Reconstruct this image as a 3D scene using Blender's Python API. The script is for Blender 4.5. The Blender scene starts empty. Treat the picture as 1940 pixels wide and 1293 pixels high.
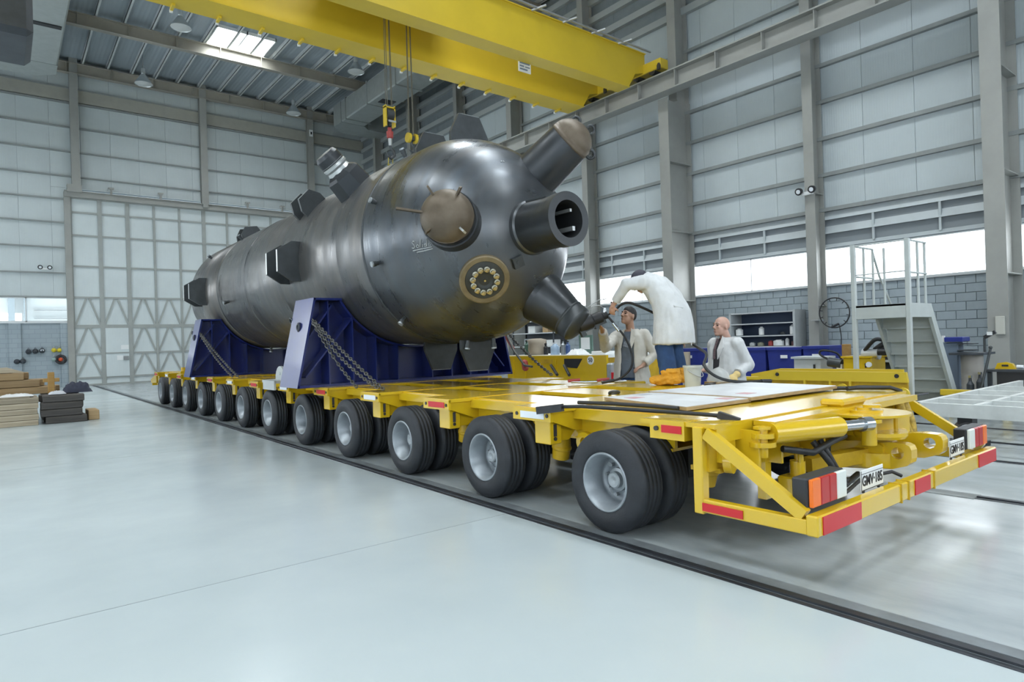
import bpy, bmesh, math, random
from mathutils import Vector, Matrix, Quaternion
random.seed(7)
PI = math.pi
SC = bpy.context.scene
COL = SC.collection

# ------------------------------------------------------------ camera
CAM_LOC = Vector((0.0, 0.0, 1.407))
YAW, PITCH, ROLL, FPX = 0.6706, 0.0012, -0.0309, 1222.6
_f = Vector((math.sin(YAW)*math.cos(PITCH), math.cos(YAW)*math.cos(PITCH), math.sin(PITCH)))
_r = Vector((math.cos(YAW), -math.sin(YAW), 0)); _u = _r.cross(_f)
_R = math.cos(ROLL)*_r + math.sin(ROLL)*_u; _U = -math.sin(ROLL)*_r + math.cos(ROLL)*_u
cam = bpy.data.cameras.new('camera'); cam.sensor_fit = 'HORIZONTAL'; cam.sensor_width = 36
cam.lens = FPX/1940*36; cam.clip_start = 0.05; cam.clip_end = 300
camo = bpy.data.objects.new('camera', cam); COL.objects.link(camo)
camo.matrix_world = Matrix(((_R.x, _U.x, -_f.x, CAM_LOC.x), (_R.y, _U.y, -_f.y, CAM_LOC.y), (_R.z, _U.z, -_f.z, CAM_LOC.z), (0, 0, 0, 1)))
SC.camera = camo

# ------------------------------------------------------------ world, lights, exposure
w = bpy.data.worlds.new('world'); SC.world = w; w.use_nodes = True
bg = w.node_tree.nodes['Background']; bg.inputs[0].default_value = (0.86, 0.93, 1.0, 1); bg.inputs[1].default_value = 5.0
SC.view_settings.view_transform = 'Standard'; SC.view_settings.look = 'None'
SC.view_settings.exposure = -0.32; SC.view_settings.gamma = 1.0; SC.view_settings.use_curve_mapping = False
SC.cycles.use_denoising = True
SC.cycles.max_bounces = 8; SC.cycles.diffuse_bounces = 4; SC.cycles.glossy_bounces = 4
SC.cycles.transparent_max_bounces = 8; SC.cycles.sample_clamp_indirect = 8
SC.cycles.caustics_reflective = False; SC.cycles.caustics_refractive = False

def area(name, loc, size, direction, energy, color=(0.90, 0.96, 1.0), spread=180):
    l = bpy.data.lights.new(name, 'AREA'); l.shape = 'RECTANGLE'; l.size = size[0]; l.size_y = size[1]
    l.energy = energy; l.color = color; l.spread = math.radians(spread)
    o = bpy.data.objects.new(name, l); COL.objects.link(o); o.location = loc
    o.rotation_euler = Vector(direction).to_track_quat('-Z', 'Y').to_euler()
    return o
# daylight entering by the roof skylights (one row in view, the rest along the hall)
SKY_E = 400
SKYL = [(x, 28.95-5.3*k) for x in (8.43, -3.2) for k in range(7)]
for i, (x, y) in enumerate(SKYL):
    area('skylight_daylight', (x, y, 14.62), (2.3, 2.2), (0, 0, -1), SKY_E, spread=135)
# daylight entering by the window strips (both long walls and the wall behind the camera)
area('window_daylight_right', (17.12, 13.5, 3.1), (42, .95), (-1, 0, 0), 600)
area('window_daylight_left', (-11.9, 13.5, 4.2), (42, 3.2), (1, 0, 0), 650)
area('window_daylight_rear', (2.5, -7.9, 5.0), (26, 4.0), (0, 1, 0), 300)

area('window_daylight_back', (-8.5, 35.05, 6.5), (6.0, 4.0), (0, -1, 0), 500)

# ------------------------------------------------------------ materials
MATS = {}
def _hex(c): return (c[0], c[1], c[2], 1)
def M(name, col, rough=.5, metal=0., var=.0, scale=3., bump=0., bscale=40., spec=.5, col2=None, stretch=(1, 1, 1), rvar=0., emit=0., alpha=1., trans=0., coat=0., sub=0.):
    if name in MATS: return MATS[name]
    m = bpy.data.materials.new(name); m.use_nodes = True; nt = m.node_tree; b = nt.nodes['Principled BSDF']
    b.inputs['Base Color'].default_value = _hex(col); b.inputs['Roughness'].default_value = rough
    b.inputs['Metallic'].default_value = metal; b.inputs['Specular IOR Level'].default_value = spec
    if coat: b.inputs['Coat Weight'].default_value = coat; b.inputs['Coat Roughness'].default_value = .12
    if sub: b.inputs['Subsurface Weight'].default_value = sub; b.inputs['Subsurface Scale'].default_value = .02
    if emit: b.inputs['Emission Color'].default_value = _hex(col); b.inputs['Emission Strength'].default_value = emit
    if alpha < 1: b.inputs['Alpha'].default_value = alpha
    if trans: b.inputs['Transmission Weight'].default_value = trans
    if var or col2 or rvar or bump:
        tc = nt.nodes.new('ShaderNodeTexCoord'); mp = nt.nodes.new('ShaderNodeMapping'); mp.inputs['Scale'].default_value = stretch
        nt.links.new(tc.outputs['Object'], mp.inputs[0])
    if var or col2 or rvar:
        n = nt.nodes.new('ShaderNodeTexNoise'); n.inputs['Scale'].default_value = scale; n.inputs['Detail'].default_value = 5; n.inputs['Roughness'].default_value = .62
        nt.links.new(mp.outputs[0], n.inputs['Vector'])
        rp = nt.nodes.new('ShaderNodeMapRange'); rp.inputs[1].default_value = .3; rp.inputs[2].default_value = .7
        nt.links.new(n.outputs['Fac'], rp.inputs[0])
        if var or col2:
            mx = nt.nodes.new('ShaderNodeMix'); mx.data_type = 'RGBA'
            c1 = col2 if col2 else tuple(max(0, c*(1-var)) for c in col); c0 = col if col2 else tuple(min(1, c*(1+var)) for c in col)
            mx.inputs[6].default_value = _hex(c1); mx.inputs[7].default_value = _hex(c0)
            nt.links.new(rp.outputs[0], mx.inputs[0]); nt.links.new(mx.outputs[2], b.inputs['Base Color'])
        if rvar:
            r2 = nt.nodes.new('ShaderNodeMapRange'); r2.inputs[1].default_value = .3; r2.inputs[2].default_value = .7
            r2.inputs[3].default_value = max(.03, rough-rvar); r2.inputs[4].default_value = min(1, rough+rvar)
            nt.links.new(n.outputs['Fac'], r2.inputs[0]); nt.links.new(r2.outputs[0], b.inputs['Roughness'])
    if bump:
        n2 = nt.nodes.new('ShaderNodeTexNoise'); n2.inputs['Scale'].default_value = bscale; n2.inputs['Detail'].default_value = 3
        nt.links.new(mp.outputs[0], n2.inputs['Vector'])
        bp = nt.nodes.new('ShaderNodeBump'); bp.inputs['Strength'].default_value = bump; bp.inputs['Distance'].default_value = .01
        nt.links.new(n2.outputs['Fac'], bp.inputs['Height']); nt.links.new(bp.outputs[0], b.inputs['Normal'])
    MATS[name] = m; return m

def ribbed(name, col, axis, pitch, strength=.25, rough=.45, var=.05):
    """painted sheet with fine pressed ribs running across the given axis"""
    m = M(name, col, rough, var=var, scale=.7); nt = m.node_tree; b = nt.nodes['Principled BSDF']
    tc = nt.nodes.new('ShaderNodeTexCoord'); wv = nt.nodes.new('ShaderNodeTexWave'); wv.wave_type = 'BANDS'
    wv.bands_direction = axis; wv.inputs['Scale'].default_value = 2*PI/20/pitch; wv.inputs['Distortion'].default_value = 0
    nt.links.new(tc.outputs['Object'], wv.inputs[0])
    bp = nt.nodes.new('ShaderNodeBump'); bp.inputs['Strength'].default_value = strength; bp.inputs['Distance'].default_value = .02
    nt.links.new(wv.outputs['Fac'], bp.inputs['Height']); nt.links.new(bp.outputs[0], b.inputs['Normal'])
    return m

# ------------------------------------------------------------ mesh helpers
def V(*a): return Vector(a)
class MB:
    def __init__(s): s.v = []; s.f = []; s.sm = []
    def add(s, vs, fs, smooth=False):
        o = len(s.v); s.v += [Vector(v) for v in vs]; s.f += [tuple(i+o for i in f) for f in fs]; s.sm += [smooth]*len(fs); return s
    def box(s, a, b):
        x0, y0, z0 = a; x1, y1, z1 = b
        if x0 > x1: x0, x1 = x1, x0
        if y0 > y1: y0, y1 = y1, y0
        if z0 > z1: z0, z1 = z1, z0
        return s.add([(x0,y0,z0),(x1,y0,z0),(x1,y1,z0),(x0,y1,z0),(x0,y0,z1),(x1,y0,z1),(x1,y1,z1),(x0,y1,z1)],
              [(0,3,2,1),(4,5,6,7),(0,1,5,4),(1,2,6,5),(2,3,7,6),(3,0,4,7)])
    def bbox(s, a, b, r=.01):
        """box with chamfered vertical + horizontal edges (cheap bevel)"""
        bm = bmesh.new(); x0,y0,z0=[min(p,q) for p,q in zip(a,b)]; x1,y1,z1=[max(p,q) for p,q in zip(a,b)]
        bmesh.ops.create_cube(bm, size=1, matrix=Matrix.Translation(((x0+x1)/2,(y0+y1)/2,(z0+z1)/2)) @ Matrix.Diagonal((x1-x0,y1-y0,z1-z0,1)))
        bmesh.ops.bevel(bm, geom=bm.edges[:], offset=r, segments=1, affect='EDGES')
        s.bm(bm); return s
    def bm(s, bm, smooth=False):
        bm.verts.ensure_lookup_table(); bm.verts.index_update()
        s.add([v.co.copy() for v in bm.verts], [tuple(v.index for v in f.verts) for f in bm.faces], smooth); bm.free(); return s
    def bar(s, p, q, w, h, up=(0,0,1)):
        """rectangular bar from p to q, width w (sideways) and height h (along up)"""
        p, q = Vector(p), Vector(q); d = (q-p).normalized(); up = Vector(up); sd = d.cross(up)
        if sd.length < 1e-4: sd = d.cross(Vector((1,0,0)))
        sd.normalize(); u = sd.cross(d).normalized(); a = sd*w/2; b = u*h/2
        return s.add([p-a-b,p+a-b,p+a+b,p-a+b,q-a-b,q+a-b,q+a+b,q-a+b],
              [(0,1,2,3),(7,6,5,4),(0,4,5,1),(1,5,6,2),(2,6,7,3),(3,7,4,0)])
    def cyl(s, p, q, r, r2=None, n=16, cap=True, smooth=True):
        p, q = Vector(p), Vector(q); r2 = r if r2 is None else r2
        return s.lathe(p, (q-p), [(0, r), ((q-p).length, r2)], n, cap, smooth)
    def lathe(s, o, axis, prof, n=24, cap=True, smooth=True, hard=True, ref=None):
        """profile [(t, r)] revolved about axis from o; hard=True splits the bands so edges stay crisp"""
        o = Vector(o); d = Vector(axis).normalized(); x = d.cross(ref) if ref is not None else d.orthogonal()
        x = x.normalized(); y = d.cross(x)
        def ring(t, r): return [o + d*t + (x*math.cos(2*PI*i/n) + y*math.sin(2*PI*i/n))*r for i in range(n)]
        if hard:
            for (t0, r0), (t1, r1) in zip(prof[:-1], prof[1:]):
                s.add(ring(t0, r0)+ring(t1, r1), [(i, (i+1)%n, n+(i+1)%n, n+i) for i in range(n)], smooth)
        else:
            vs = []; fs = []
            for t, r in prof: vs += ring(t, r)
            for k in range(len(prof)-1):
                fs += [(k*n+i, k*n+(i+1)%n, (k+1)*n+(i+1)%n, (k+1)*n+i) for i in range(n)]
            s.add(vs, fs, smooth)
        if cap:
            if prof[0][1] > 1e-4: s.add(ring(*prof[0]), [tuple(reversed(range(n)))])
            if prof[-1][1] > 1e-4: s.add(ring(*prof[-1]), [tuple(range(n))])
        return s
    def prism(s, pts, n, t):
        """polygon pts (3-D, planar) extruded by t along n (centred)"""
        n = Vector(n).normalized()*t/2; k = len(pts); P = [Vector(p) for p in pts]
        nn = Vector((0,0,0))
        for i in range(k): nn += P[i].cross(P[(i+1)%k])
        if nn.dot(n) < 0: P.reverse()
        return s.add([p-n for p in P]+[p+n for p in P], [tuple(reversed(range(k))), tuple(range(k, 2*k))] + [(i,(i+1)%k,k+(i+1)%k,k+i) for i in range(k)])
    def tube(s, pts, r, n=8, cap=True, close=False):
        P = [Vector(p) for p in pts]; rs = r if isinstance(r, (list, tuple)) else [r]*len(P); k = len(P); vs = []; x = None
        for i, p in enumerate(P):
            if close: d = (P[(i+1)%k]-P[i-1]).normalized()
            else: d = (P[min(i+1,k-1)]-P[max(i-1,0)]).normalized()
            if x is None: x = d.orthogonal().normalized()
            else:
                x = (x - d*x.dot(d)); x = x.normalized() if x.length > 1e-5 else d.orthogonal().normalized()
            y = d.cross(x); vs += [p + (x*math.cos(2*PI*j/n)+y*math.sin(2*PI*j/n))*rs[i] for j in range(n)]
        fs = [(i*n+j, i*n+(j+1)%n, (i+1)*n+(j+1)%n, (i+1)*n+j) for i in range(k-1) for j in range(n)]
        if close: fs += [((k-1)*n+j, (k-1)*n+(j+1)%n, (j+1)%n, j) for j in range(n)]
        s.add(vs, fs, True)
        if cap and not close: s.add(vs[:n], [tuple(reversed(range(n)))]); s.add(vs[-n:], [tuple(range(n))])
        return s
    def torus(s, c, axis, R, r, n=24, m=8):
        c = Vector(c); d = Vector(axis).normalized(); x = d.orthogonal().normalized(); y = d.cross(x)
        return s.tube([c+(x*math.cos(2*PI*i/n)+y*math.sin(2*PI*i/n))*R for i in range(n)], r, m, close=True)
    def sphere(s, c, r, n=12, m=8, sc=(1,1,1)):
        c = Vector(c); vs = [c+Vector((0,0,-r*sc[2]))]
        for j in range(1, m):
            a = -PI/2+PI*j/m
            vs += [c+Vector((r*sc[0]*math.cos(a)*math.cos(2*PI*i/n), r*sc[1]*math.cos(a)*math.sin(2*PI*i/n), r*sc[2]*math.sin(a))) for i in range(n)]
        vs.append(c+Vector((0,0,r*sc[2]))); fs = [(0, 1+(i+1)%n, 1+i) for i in range(n)]
        for j in range(m-2):
            fs += [(1+j*n+i, 1+j*n+(i+1)%n, 1+(j+1)*n+(i+1)%n, 1+(j+1)*n+i) for i in range(n)]
        L = len(vs)-1; fs += [(1+(m-2)*n+i, 1+(m-2)*n+(i+1)%n, L) for i in range(n)]
        return s.add(vs, fs, True)
    def loft(s, rings, cap=True, smooth=True):
        n = len(rings[0]); vs = [Vector(p) for r in rings for p in r]
        fs = [(k*n+i, k*n+(i+1)%n, (k+1)*n+(i+1)%n, (k+1)*n+i) for k in range(len(rings)-1) for i in range(n)]
        s.add(vs, fs, smooth)
        if cap: s.add(rings[0], [tuple(reversed(range(n)))], smooth); s.add(rings[-1], [tuple(range(n))], smooth)
        return s
    def mesh(s, name, origin=(0,0,0)):
        o = Vector(origin); me = bpy.data.meshes.new(name); me.from_pydata([tuple(v-o) for v in s.v], [], s.f)
        me.polygons.foreach_set('use_smooth', s.sm); me.update(); return me
def put(name, me, mat, parent=None, loc=(0,0,0)):
    o = bpy.data.objects.new(name, me); COL.objects.link(o); o.location = loc
    if mat is not None and not me.materials: me.materials.append(mat)
    if parent is not None: o.parent = parent
    return o
def tag(o, label=None, cat=None, group=None, kind=None):
    if label: o['label'] = label
    if cat: o['category'] = cat
    if group: o['group'] = group
    if kind: o['kind'] = kind
    return o
class Thing:
    """an Empty at the thing's base; parts are given in world coordinates"""
    def __init__(s, name, loc, label, cat, group=None, kind=None):
        s.o = bpy.data.objects.new(name, None); COL.objects.link(s.o); s.loc = Vector(loc); s.o.location = s.loc
        s.o.empty_display_size = .2; tag(s.o, label, cat, group, kind)
    def part(s, name, mb, mat, parent=None, label=None, kind=None):
        o = put(name, mb.mesh(name, s.loc), mat, parent or s.o)
        if label: o['label'] = label
        if kind: o['kind'] = kind
        return o
def single(name, mb, mat, loc, label, cat, group=None, kind=None):
    return tag(put(name, mb.mesh(name, loc), mat, None, loc), label, cat, group, kind)
def struct(name, mb, mat, label=None, cat=None, loc=(0,0,0)):
    return tag(put(name, mb.mesh(name, loc), mat, None, loc), label, cat, None, 'structure')
def copy_tree(o, parent=None, loc=None):
    c = o.copy(); COL.objects.link(c); c.parent = parent
    if loc is not None: c.location = loc
    for ch in o.children: copy_tree(ch, c)
    return c
# ------------------------------------------------------------ shell materials
m_panel_r = ribbed('wall_panel_paint_right', (.48, .54, .56), 'Y', .06, .12)
m_panel_b = ribbed('wall_panel_paint_back', (.52, .575, .585), 'X', .06, .12)
m_girt = M('girt_steel_paint', (.26, .28, .275), .5, var=.1)
m_col = M('column_steel_paint', (.31, .315, .295), .5, var=.08, scale=1.5)
m_beam = M('rafter_steel_paint', (.36, .34, .29), .55, var=.12, scale=.8)
m_roof = ribbed('roof_deck_sheet', (.30, .345, .375), 'X', .16, .35)
m_purl = M('purlin_galvanised', (.55, .58, .58), .45, var=.08)
m_block = M('painted_concrete_block', (.33, .385, .42), .6, var=.10, scale=2.2, bump=.25, bscale=60)
m_mortar = M('painted_mortar_joint', (.275, .325, .355), .8, var=.08)
m_glass = M('window_glass', (.9, .95, 1), .03, alpha=.10, spec=.5)
m_alu = M('aluminium_frame', (.62, .65, .66), .4, metal=.3)
m_steel_dark = M('dark_rail_steel', (.05, .055, .065), .38, metal=.5, var=.3, scale=6)
m_white = M('white_paint', (.78, .80, .80), .45)
m_black = M('black_plastic', (.018, .019, .022), .45)

# ---- floor: pale epoxy, greyer and more scuffed inside the rail lane
def floor_material():
    m = bpy.data.materials.new('grey_epoxy_floor'); m.use_nodes = True; nt = m.node_tree; b = nt.nodes['Principled BSDF']; L = nt.links
    tc = nt.nodes.new('ShaderNodeTexCoord'); sx = nt.nodes.new('ShaderNodeSeparateXYZ'); L.new(tc.outputs['Object'], sx.inputs[0])
    def noise(sc, det=5, vec=None, st=(1,1,1)):
        mp = nt.nodes.new('ShaderNodeMapping'); mp.inputs['Scale'].default_value = st; L.new(tc.outputs['Object'], mp.inputs[0])
        n = nt.nodes.new('ShaderNodeTexNoise'); n.inputs['Scale'].default_value = sc; n.inputs['Detail'].default_value = det; n.inputs['Roughness'].default_value = .6
        L.new(mp.outputs[0], n.inputs['Vector']); return n.outputs['Fac']
    def rng(inp, a, b_, c=0., d=1.):
        r = nt.nodes.new('ShaderNodeMapRange'); r.inputs[1].default_value = a; r.inputs[2].default_value = b_; r.inputs[3].default_value = c; r.inputs[4].default_value = d
        L.new(inp, r.inputs[0]); return r.outputs[0]
    def mix(f, c0, c1):
        x = nt.nodes.new('ShaderNodeMix'); x.data_type = 'RGBA'; L.new(f, x.inputs[0])
        for s, c in ((6, c0), (7, c1)):
            if isinstance(c, tuple): x.inputs[s].default_value = (*c, 1)
            else: L.new(c, x.inputs[s])
        return x.outputs[2]
    clean = mix(rng(noise(.45), .3, .7), (.41, .47, .485), (.47, .525, .535))
    worn = mix(rng(noise(1.3, 7, st=(1.6, .6, 1)), .32, .68), (.28, .315, .33), (.41, .45, .46))
    lane = rng(sx.outputs['X'], 3.40, 3.44)
    c = mix(lane, clean, worn)
    L.new(c, b.inputs['Base Color'])
    L.new(rng(noise(.9, 6), .3, .7, .17, .27), b.inputs['Roughness'])
    b.inputs['Specular IOR Level'].default_value = .6
    return m
XL, XR, YF, YB, ZR = -12.0, 17.0, -8.0, 35.0, 14.75
fl = struct('floor', MB().box((XL-.2, YF-.2, -.12), (XR+.3, YB+.3, 0)), floor_material())
def fpart(name, mb, mat, **k):
    o = put(name, mb.mesh(name), mat, fl)
    return o
fpart('floor_rail', MB().box((3.215, YF, 0), (3.25, YB-.1, .004)).box((3.262, YF, 0), (3.30, YB-.1, .012)).box((3.305, YF, 0), (3.33, YB-.1, .004)), m_steel_dark)
m_strip = M('grey_rail_cover_strip', (.21, .235, .25), .4, metal=.3, var=.2, scale=4)
fpart('rail_side_strip', MB().box((3.335, YF, 0), (3.43, YB-.1, .005)), m_strip)
fpart('floor_rail', MB().box((6.24, YF, 0), (6.28, 1.82, .004)).box((6.295, YF, 0), (6.33, 1.82, .012)).box((6.345, YF, 0), (6.38, 1.82, .004)), m_steel_dark)
fpart('rail_cover_plate', MB().box((6.22, 1.82, 0), (6.40, YB-.1, .006)), M('rail_cover_plate_steel', (.36, .39, .40), .5, metal=.1, var=.12))
for x in (8.13, 9.42, 10.7):
    fpart('floor_rail', MB().box((x-.05, YF, 0), (x-.015, YB-.1, .004)).box((x, YF, 0), (x+.04, YB-.1, .010)), m_steel_dark)
# slab joints of the floor (thin dark fillets) and the worn marking strokes near the camera
for y in (4.2, 10.2, 16.2, 22.2): fpart('slab_joint', MB().box((XL, y-.004, 0), (3.2, y+.004, .0015)), M('joint_filler', (.27, .31, .32), .6))
fpart('slab_joint', MB().box((-2.2-.004, YF, 0), (-2.2+.004, YB, .0015)), MATS['joint_filler'])
m_mark = M('worn_tape_mark', (.50, .48, .42), .6)
for k, (a, b) in enumerate((((.66, 2.18), (.80, 2.24)), ((.70, 2.14), (.84, 2.20)), ((.72, 2.02), (.84, 2.07)), ((.80, 2.03), (.92, 2.06)))):
    fpart('tape_mark', MB().bar((*a, .001), (*b, .001), .012, .002), m_mark)

# ------------------------------------------------------------ right wall
wr = struct('wall_right', MB().box((XR+.03, YF, 0), (XR+.25, YB+.2, 2.60)).box((XR+.10, YF, 3.60), (XR+.25, YB+.2, ZR+.2)), m_mortar)
def wpart(par, name, mb, mat, sub=None, kind=None):
    o = put(name, mb.mesh(name), mat, sub or par)
    if kind: o['kind'] = kind
    return o
# concrete blocks, nearest 300 as pieces of their own
BH, BL = .2, .4
cand = []
for c in range(13):
    for k in range(-20, 110):
        y0 = k*BL + (BL/2 if c % 2 else 0)
        if y0 < -7.6 or y0 > YB-.5: continue
        cand.append((y0, c))
seen = sorted([q for q in cand if 2.9 < q[0] < 11.2 and q[1] >= 2], key=lambda q: q[0])[:300]
sset = set(seen)
bm_block = MB().bbox((XR, .005, .005), (XR+.06, BL-.005, BH-.005), .006).mesh('block')
for y0, c in seen: put('block', bm_block, m_block, wr, (0, y0, c*BH))
rest = MB()
for y0, c in cand:
    if (y0, c) not in sset: rest.box((XR, y0+.005, c*BH+.005), (XR+.06, y0+BL-.005, (c+1)*BH-.005))
wpart(wr, 'block_field', rest, m_block, kind='stuff')
wpart(wr, 'window_sill', MB().box((XR-.05, YF, 2.60), (XR+.25, YB, 2.64)), m_alu)
# sandwich panels between z 4.58 and the roof, one object each
pw = 1.16
me_p = MB().box((XR+.02, .004, 4.62), (XR+.10, pw-.004, 11.45)).mesh('wall_panel')
n = int((YB-YF)/pw)+1
for k in range(n): put('wall_panel', me_p, m_panel_r, wr, (0, YF+k*pw, 0))
# girts (horizontal rails)
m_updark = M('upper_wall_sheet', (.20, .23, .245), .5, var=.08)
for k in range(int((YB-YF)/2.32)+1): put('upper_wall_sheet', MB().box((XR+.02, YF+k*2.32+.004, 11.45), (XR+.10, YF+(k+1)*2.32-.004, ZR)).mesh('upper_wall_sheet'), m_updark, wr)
for z in (11.45, 12.1, 12.75, 13.4, 14.05): wpart(wr, 'upper_girt', MB().box((XR-.14, YF, z-.02), (XR+.02, YB, z)).box((XR-.14, YF, z), (XR-.12, YB, z+.20)), M('upper_girt_paint', (.36, .385, .385), .5))
for z in (4.58, 5.49, 6.44, 7.40, 8.35, 10.25):
    wpart(wr, 'girt', MB().box((XR-.10, YF, z-.035), (XR+.02, YB, z+.035)).box((XR-.10, YF, z+.035), (XR-.085, YB, z+.06)), m_girt)
# louvre boxes above the windows
m_louv = M('louvre_sheet', (.50, .55, .57), .45, var=.05)
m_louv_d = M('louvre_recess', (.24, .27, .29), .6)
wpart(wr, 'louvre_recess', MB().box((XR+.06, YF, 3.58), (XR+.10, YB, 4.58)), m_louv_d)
for z0, z1 in ((4.33, 4.55), (3.97, 4.17), (3.60, 3.70)):
    wpart(wr, 'louvre_blade', MB().add([(XR-.04, YF, z0), (XR-.04, YB, z0), (XR+.05, YB, z1), (XR+.05, YF, z1), (XR-.02, YF, z0), (XR-.02, YB, z0), (XR+.06, YB, z1), (XR+.06, YF, z1)], [(0,1,2,3), (7,6,5,4), (0,4,5,1), (3,2,6,7), (0,3,7,4), (1,5,6,2)]), m_louv)
y = YF+.4
while y < YB:
    wpart(wr, 'louvre_bracket', MB().box((XR-.03, y-.025, 3.66), (XR+.02, y+.025, 4.36)), m_louv); y += 1.45
# columns: deep crane columns alternate with slimmer wind columns
def hcol(x0, x1, y, bw, z0, z1, name='column', haunch=()):
    tf = .03
    mb = MB().box((x0, y-bw/2, z0), (x0+tf, y+bw/2, z1)).box((x1-tf, y-bw/2, z0), (x1, y+bw/2, z1)).box((x0+tf, y-.012, z0), (x1-tf, y+.012, z1))
    o = wpart(wr, name, mb, m_col)
    for z in haunch: wpart(wr, 'stiffener', MB().box((x0+tf, y-bw/2+.01, z-.012), (x1-tf, y+bw/2-.01, z+.012)), m_col, sub=o)
    return o
for y in (-3.9, 4.12, 12.3, 20.4, 28.5):
    hcol(15.85, 16.95, y, .36, 0, 8.62, haunch=(2.5, 4.6, 6.7))
    hcol(16.35, 16.95, y, .30, 8.62, ZR)
for y in (.1, 8.2, 16.3, 24.4, 32.5):
    hcol(16.45, 16.95, y, .26, 0, ZR, haunch=(2.1, 5.0))
# crane runway girder with web stiffeners and rail
rg = wpart(wr, 'runway_girder', MB().box((15.40, YF, 8.62), (15.80, YB-.3, 8.66)).box((15.59, YF, 8.66), (15.61, YB-.3, 9.14)).box((15.40, YF, 9.14), (15.80, YB-.3, 9.18)), m_col)
y = YF+.5
while y < YB-1:
    wpart(wr, 'web_stiffener', MB().box((15.43, y-.012, 8.66), (15.77, y+.012, 9.14)), m_col, sub=rg); y += 1.36
wpart(wr, 'crane_rail', MB().box((15.56, YF, 9.18), (15.64, YB-.5, 9.25)), m_steel_dark, sub=rg)
# windows of the right wall: one strip window per bay
ybays = [-3.9, .1, 4.12, 8.2, 12.3, 16.3, 20.4, 24.4, 28.5, 32.5]
wn = 0
for a, b in zip(ybays[:-1], ybays[1:]):
    wn += 1; z0, z1 = 2.64, 3.58
    fr = struct('window_%d' % wn, MB().box((XR+.00, a, z0), (XR+.05, b, z0+.03)).box((XR, a, z1-.03), (XR+.05, b, z1)), m_alu)
    ym = (a+b)/2
    put('mullion', MB().box((XR, ym-.012, z0), (XR+.05, ym+.012, z1)).mesh('mullion'), m_alu, fr)
    for p, q in ((a, ym), (ym, b)):
        put('pane', MB().box((XR+.03, p+.02, z0+.03), (XR+.036, q-.02, z1-.03)).mesh('pane'), m_glass, fr)

# ------------------------------------------------------------ back wall
wb = struct('wall_back', MB().box((XL, YB+.10, 8.9), (XR+.2, YB+.25, ZR+.2)).box((XL, YB+.1, 4.02), (-11.5, YB+.25, 8.9)).box((-5.5, YB+.1, 4.02), (2.5, YB+.25, 8.9)).box((-11.5, YB+.1, 4.02), (-5.5, YB+.25, 4.5)).box((-11.5, YB+.1, 8.5), (-5.5, YB+.25, 8.9)).box((13.8, YB+.1, 0), (XR+.2, YB+.25, 8.9)), m_mortar)
def brick_mat():
    m = M('grey_block_wall_far', (.30, .355, .39), .65); nt = m.node_tree; b = nt.nodes['Principled BSDF']
    tc = nt.nodes.new('ShaderNodeTexCoord'); mp = nt.nodes.new('ShaderNodeMapping'); mp.inputs['Rotation'].default_value = (PI/2, 0, 0)
    br = nt.nodes.new('ShaderNodeTexBrick'); br.inputs['Color1'].default_value = (.29, .345, .38, 1); br.inputs['Color2'].default_value = (.32, .375, .41, 1); br.inputs['Mortar'].default_value = (.255, .305, .335, 1)
    br.inputs['Scale'].default_value = 1; br.inputs['Brick Width'].default_value = .4; br.inputs['Row Height'].default_value = .2; br.inputs['Mortar Size'].default_value = .012
    nt.links.new(tc.outputs['Object'], mp.inputs[0]); nt.links.new(mp.outputs[0], br.inputs['Vector']); nt.links.new(br.outputs['Color'], b.inputs['Base Color'])
    return m
wpart(wb, 'block_base', MB().box((XL, YB+.02, 0), (2.45, YB+.25, 2.88)), brick_mat())
wpart(wb, 'pilaster', MB().box((.30, YB-.05, 0), (.72, YB+.03, 2.86)), MATS['grey_block_wall_far'])
wpart(wb, 'pilaster', MB().box((2.12, YB-.05, 0), (2.45, YB+.03, 2.86)), MATS['grey_block_wall_far'])
wpart(wb, 'window_sill', MB().box((XL, YB-.04, 2.86), (2.47, YB+.25, 2.92)), m_alu)
me_pl = MB().box((.004, YB+.02, 4.06), (1.156, YB+.10, ZR)).mesh('wall_panel')
me_pu = MB().box((.004, YB+.02, 8.95), (1.156, YB+.10, ZR)).mesh('wall_panel')
for k in range(26):
    x = XL + k*1.16
    if -12.6 < x < -5.4: put('wall_panel', me_pu, m_panel_b, wb, (x, 0, 0))
    elif x+1.16 < 2.6: put('wall_panel', me_pl, m_panel_b, wb, (x, 0, 0))
    else: put('wall_panel', me_pu, m_panel_b, wb, (x, 0, 0))
put('wall_panel', MB().box((1.924, YB+.02, 4.06), (2.5, YB+.10, 8.94)).mesh('wall_panel'), m_panel_b, wb)
for z in (4.02, 5.09, 6.24, 7.36, 8.42): wpart(wb, 'girt', MB().box((XL if z < 4.5 else -5.5, YB-.08, z-.03), (2.5, YB+.02, z+.03)), m_girt)
for z in (9.46, 10.58, 11.68, 12.78): wpart(wb, 'girt', MB().box((XL, YB-.08, z-.03), (XR, YB+.02, z+.03)), m_girt)
m_fascia = M('upper_fascia_sheet', (.36, .355, .31), .55, var=.06)
wpart(wb, 'fascia_sheet', MB().box((XL, YB-.06, 12.86), (XR, YB+.02, 13.42)), m_fascia)
wpart(wb, 'girt', MB().box((XL, YB-.09, 13.42), (XR, YB+.02, 13.48)), m_girt)
for x in (-2.5, 2.85, 8.22, 13.72):
    wpart(wb, 'column', MB().box((x-.16, YB-.36, 8.75 if x > 0 else 0), (x+.16, YB-.33, ZR)).box((x-.16, YB-.10, 8.75 if x > 0 else 0), (x+.16, YB-.07, ZR)).box((x-.012, YB-.34, 8.75 if x > 0 else 0), (x+.012, YB-.09, ZR)), m_col)
wpart(wb, 'column_corbel', MB().box((2.50, YB-.40, 8.72), (3.05, YB-.05, 9.05)), m_col)
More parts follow.
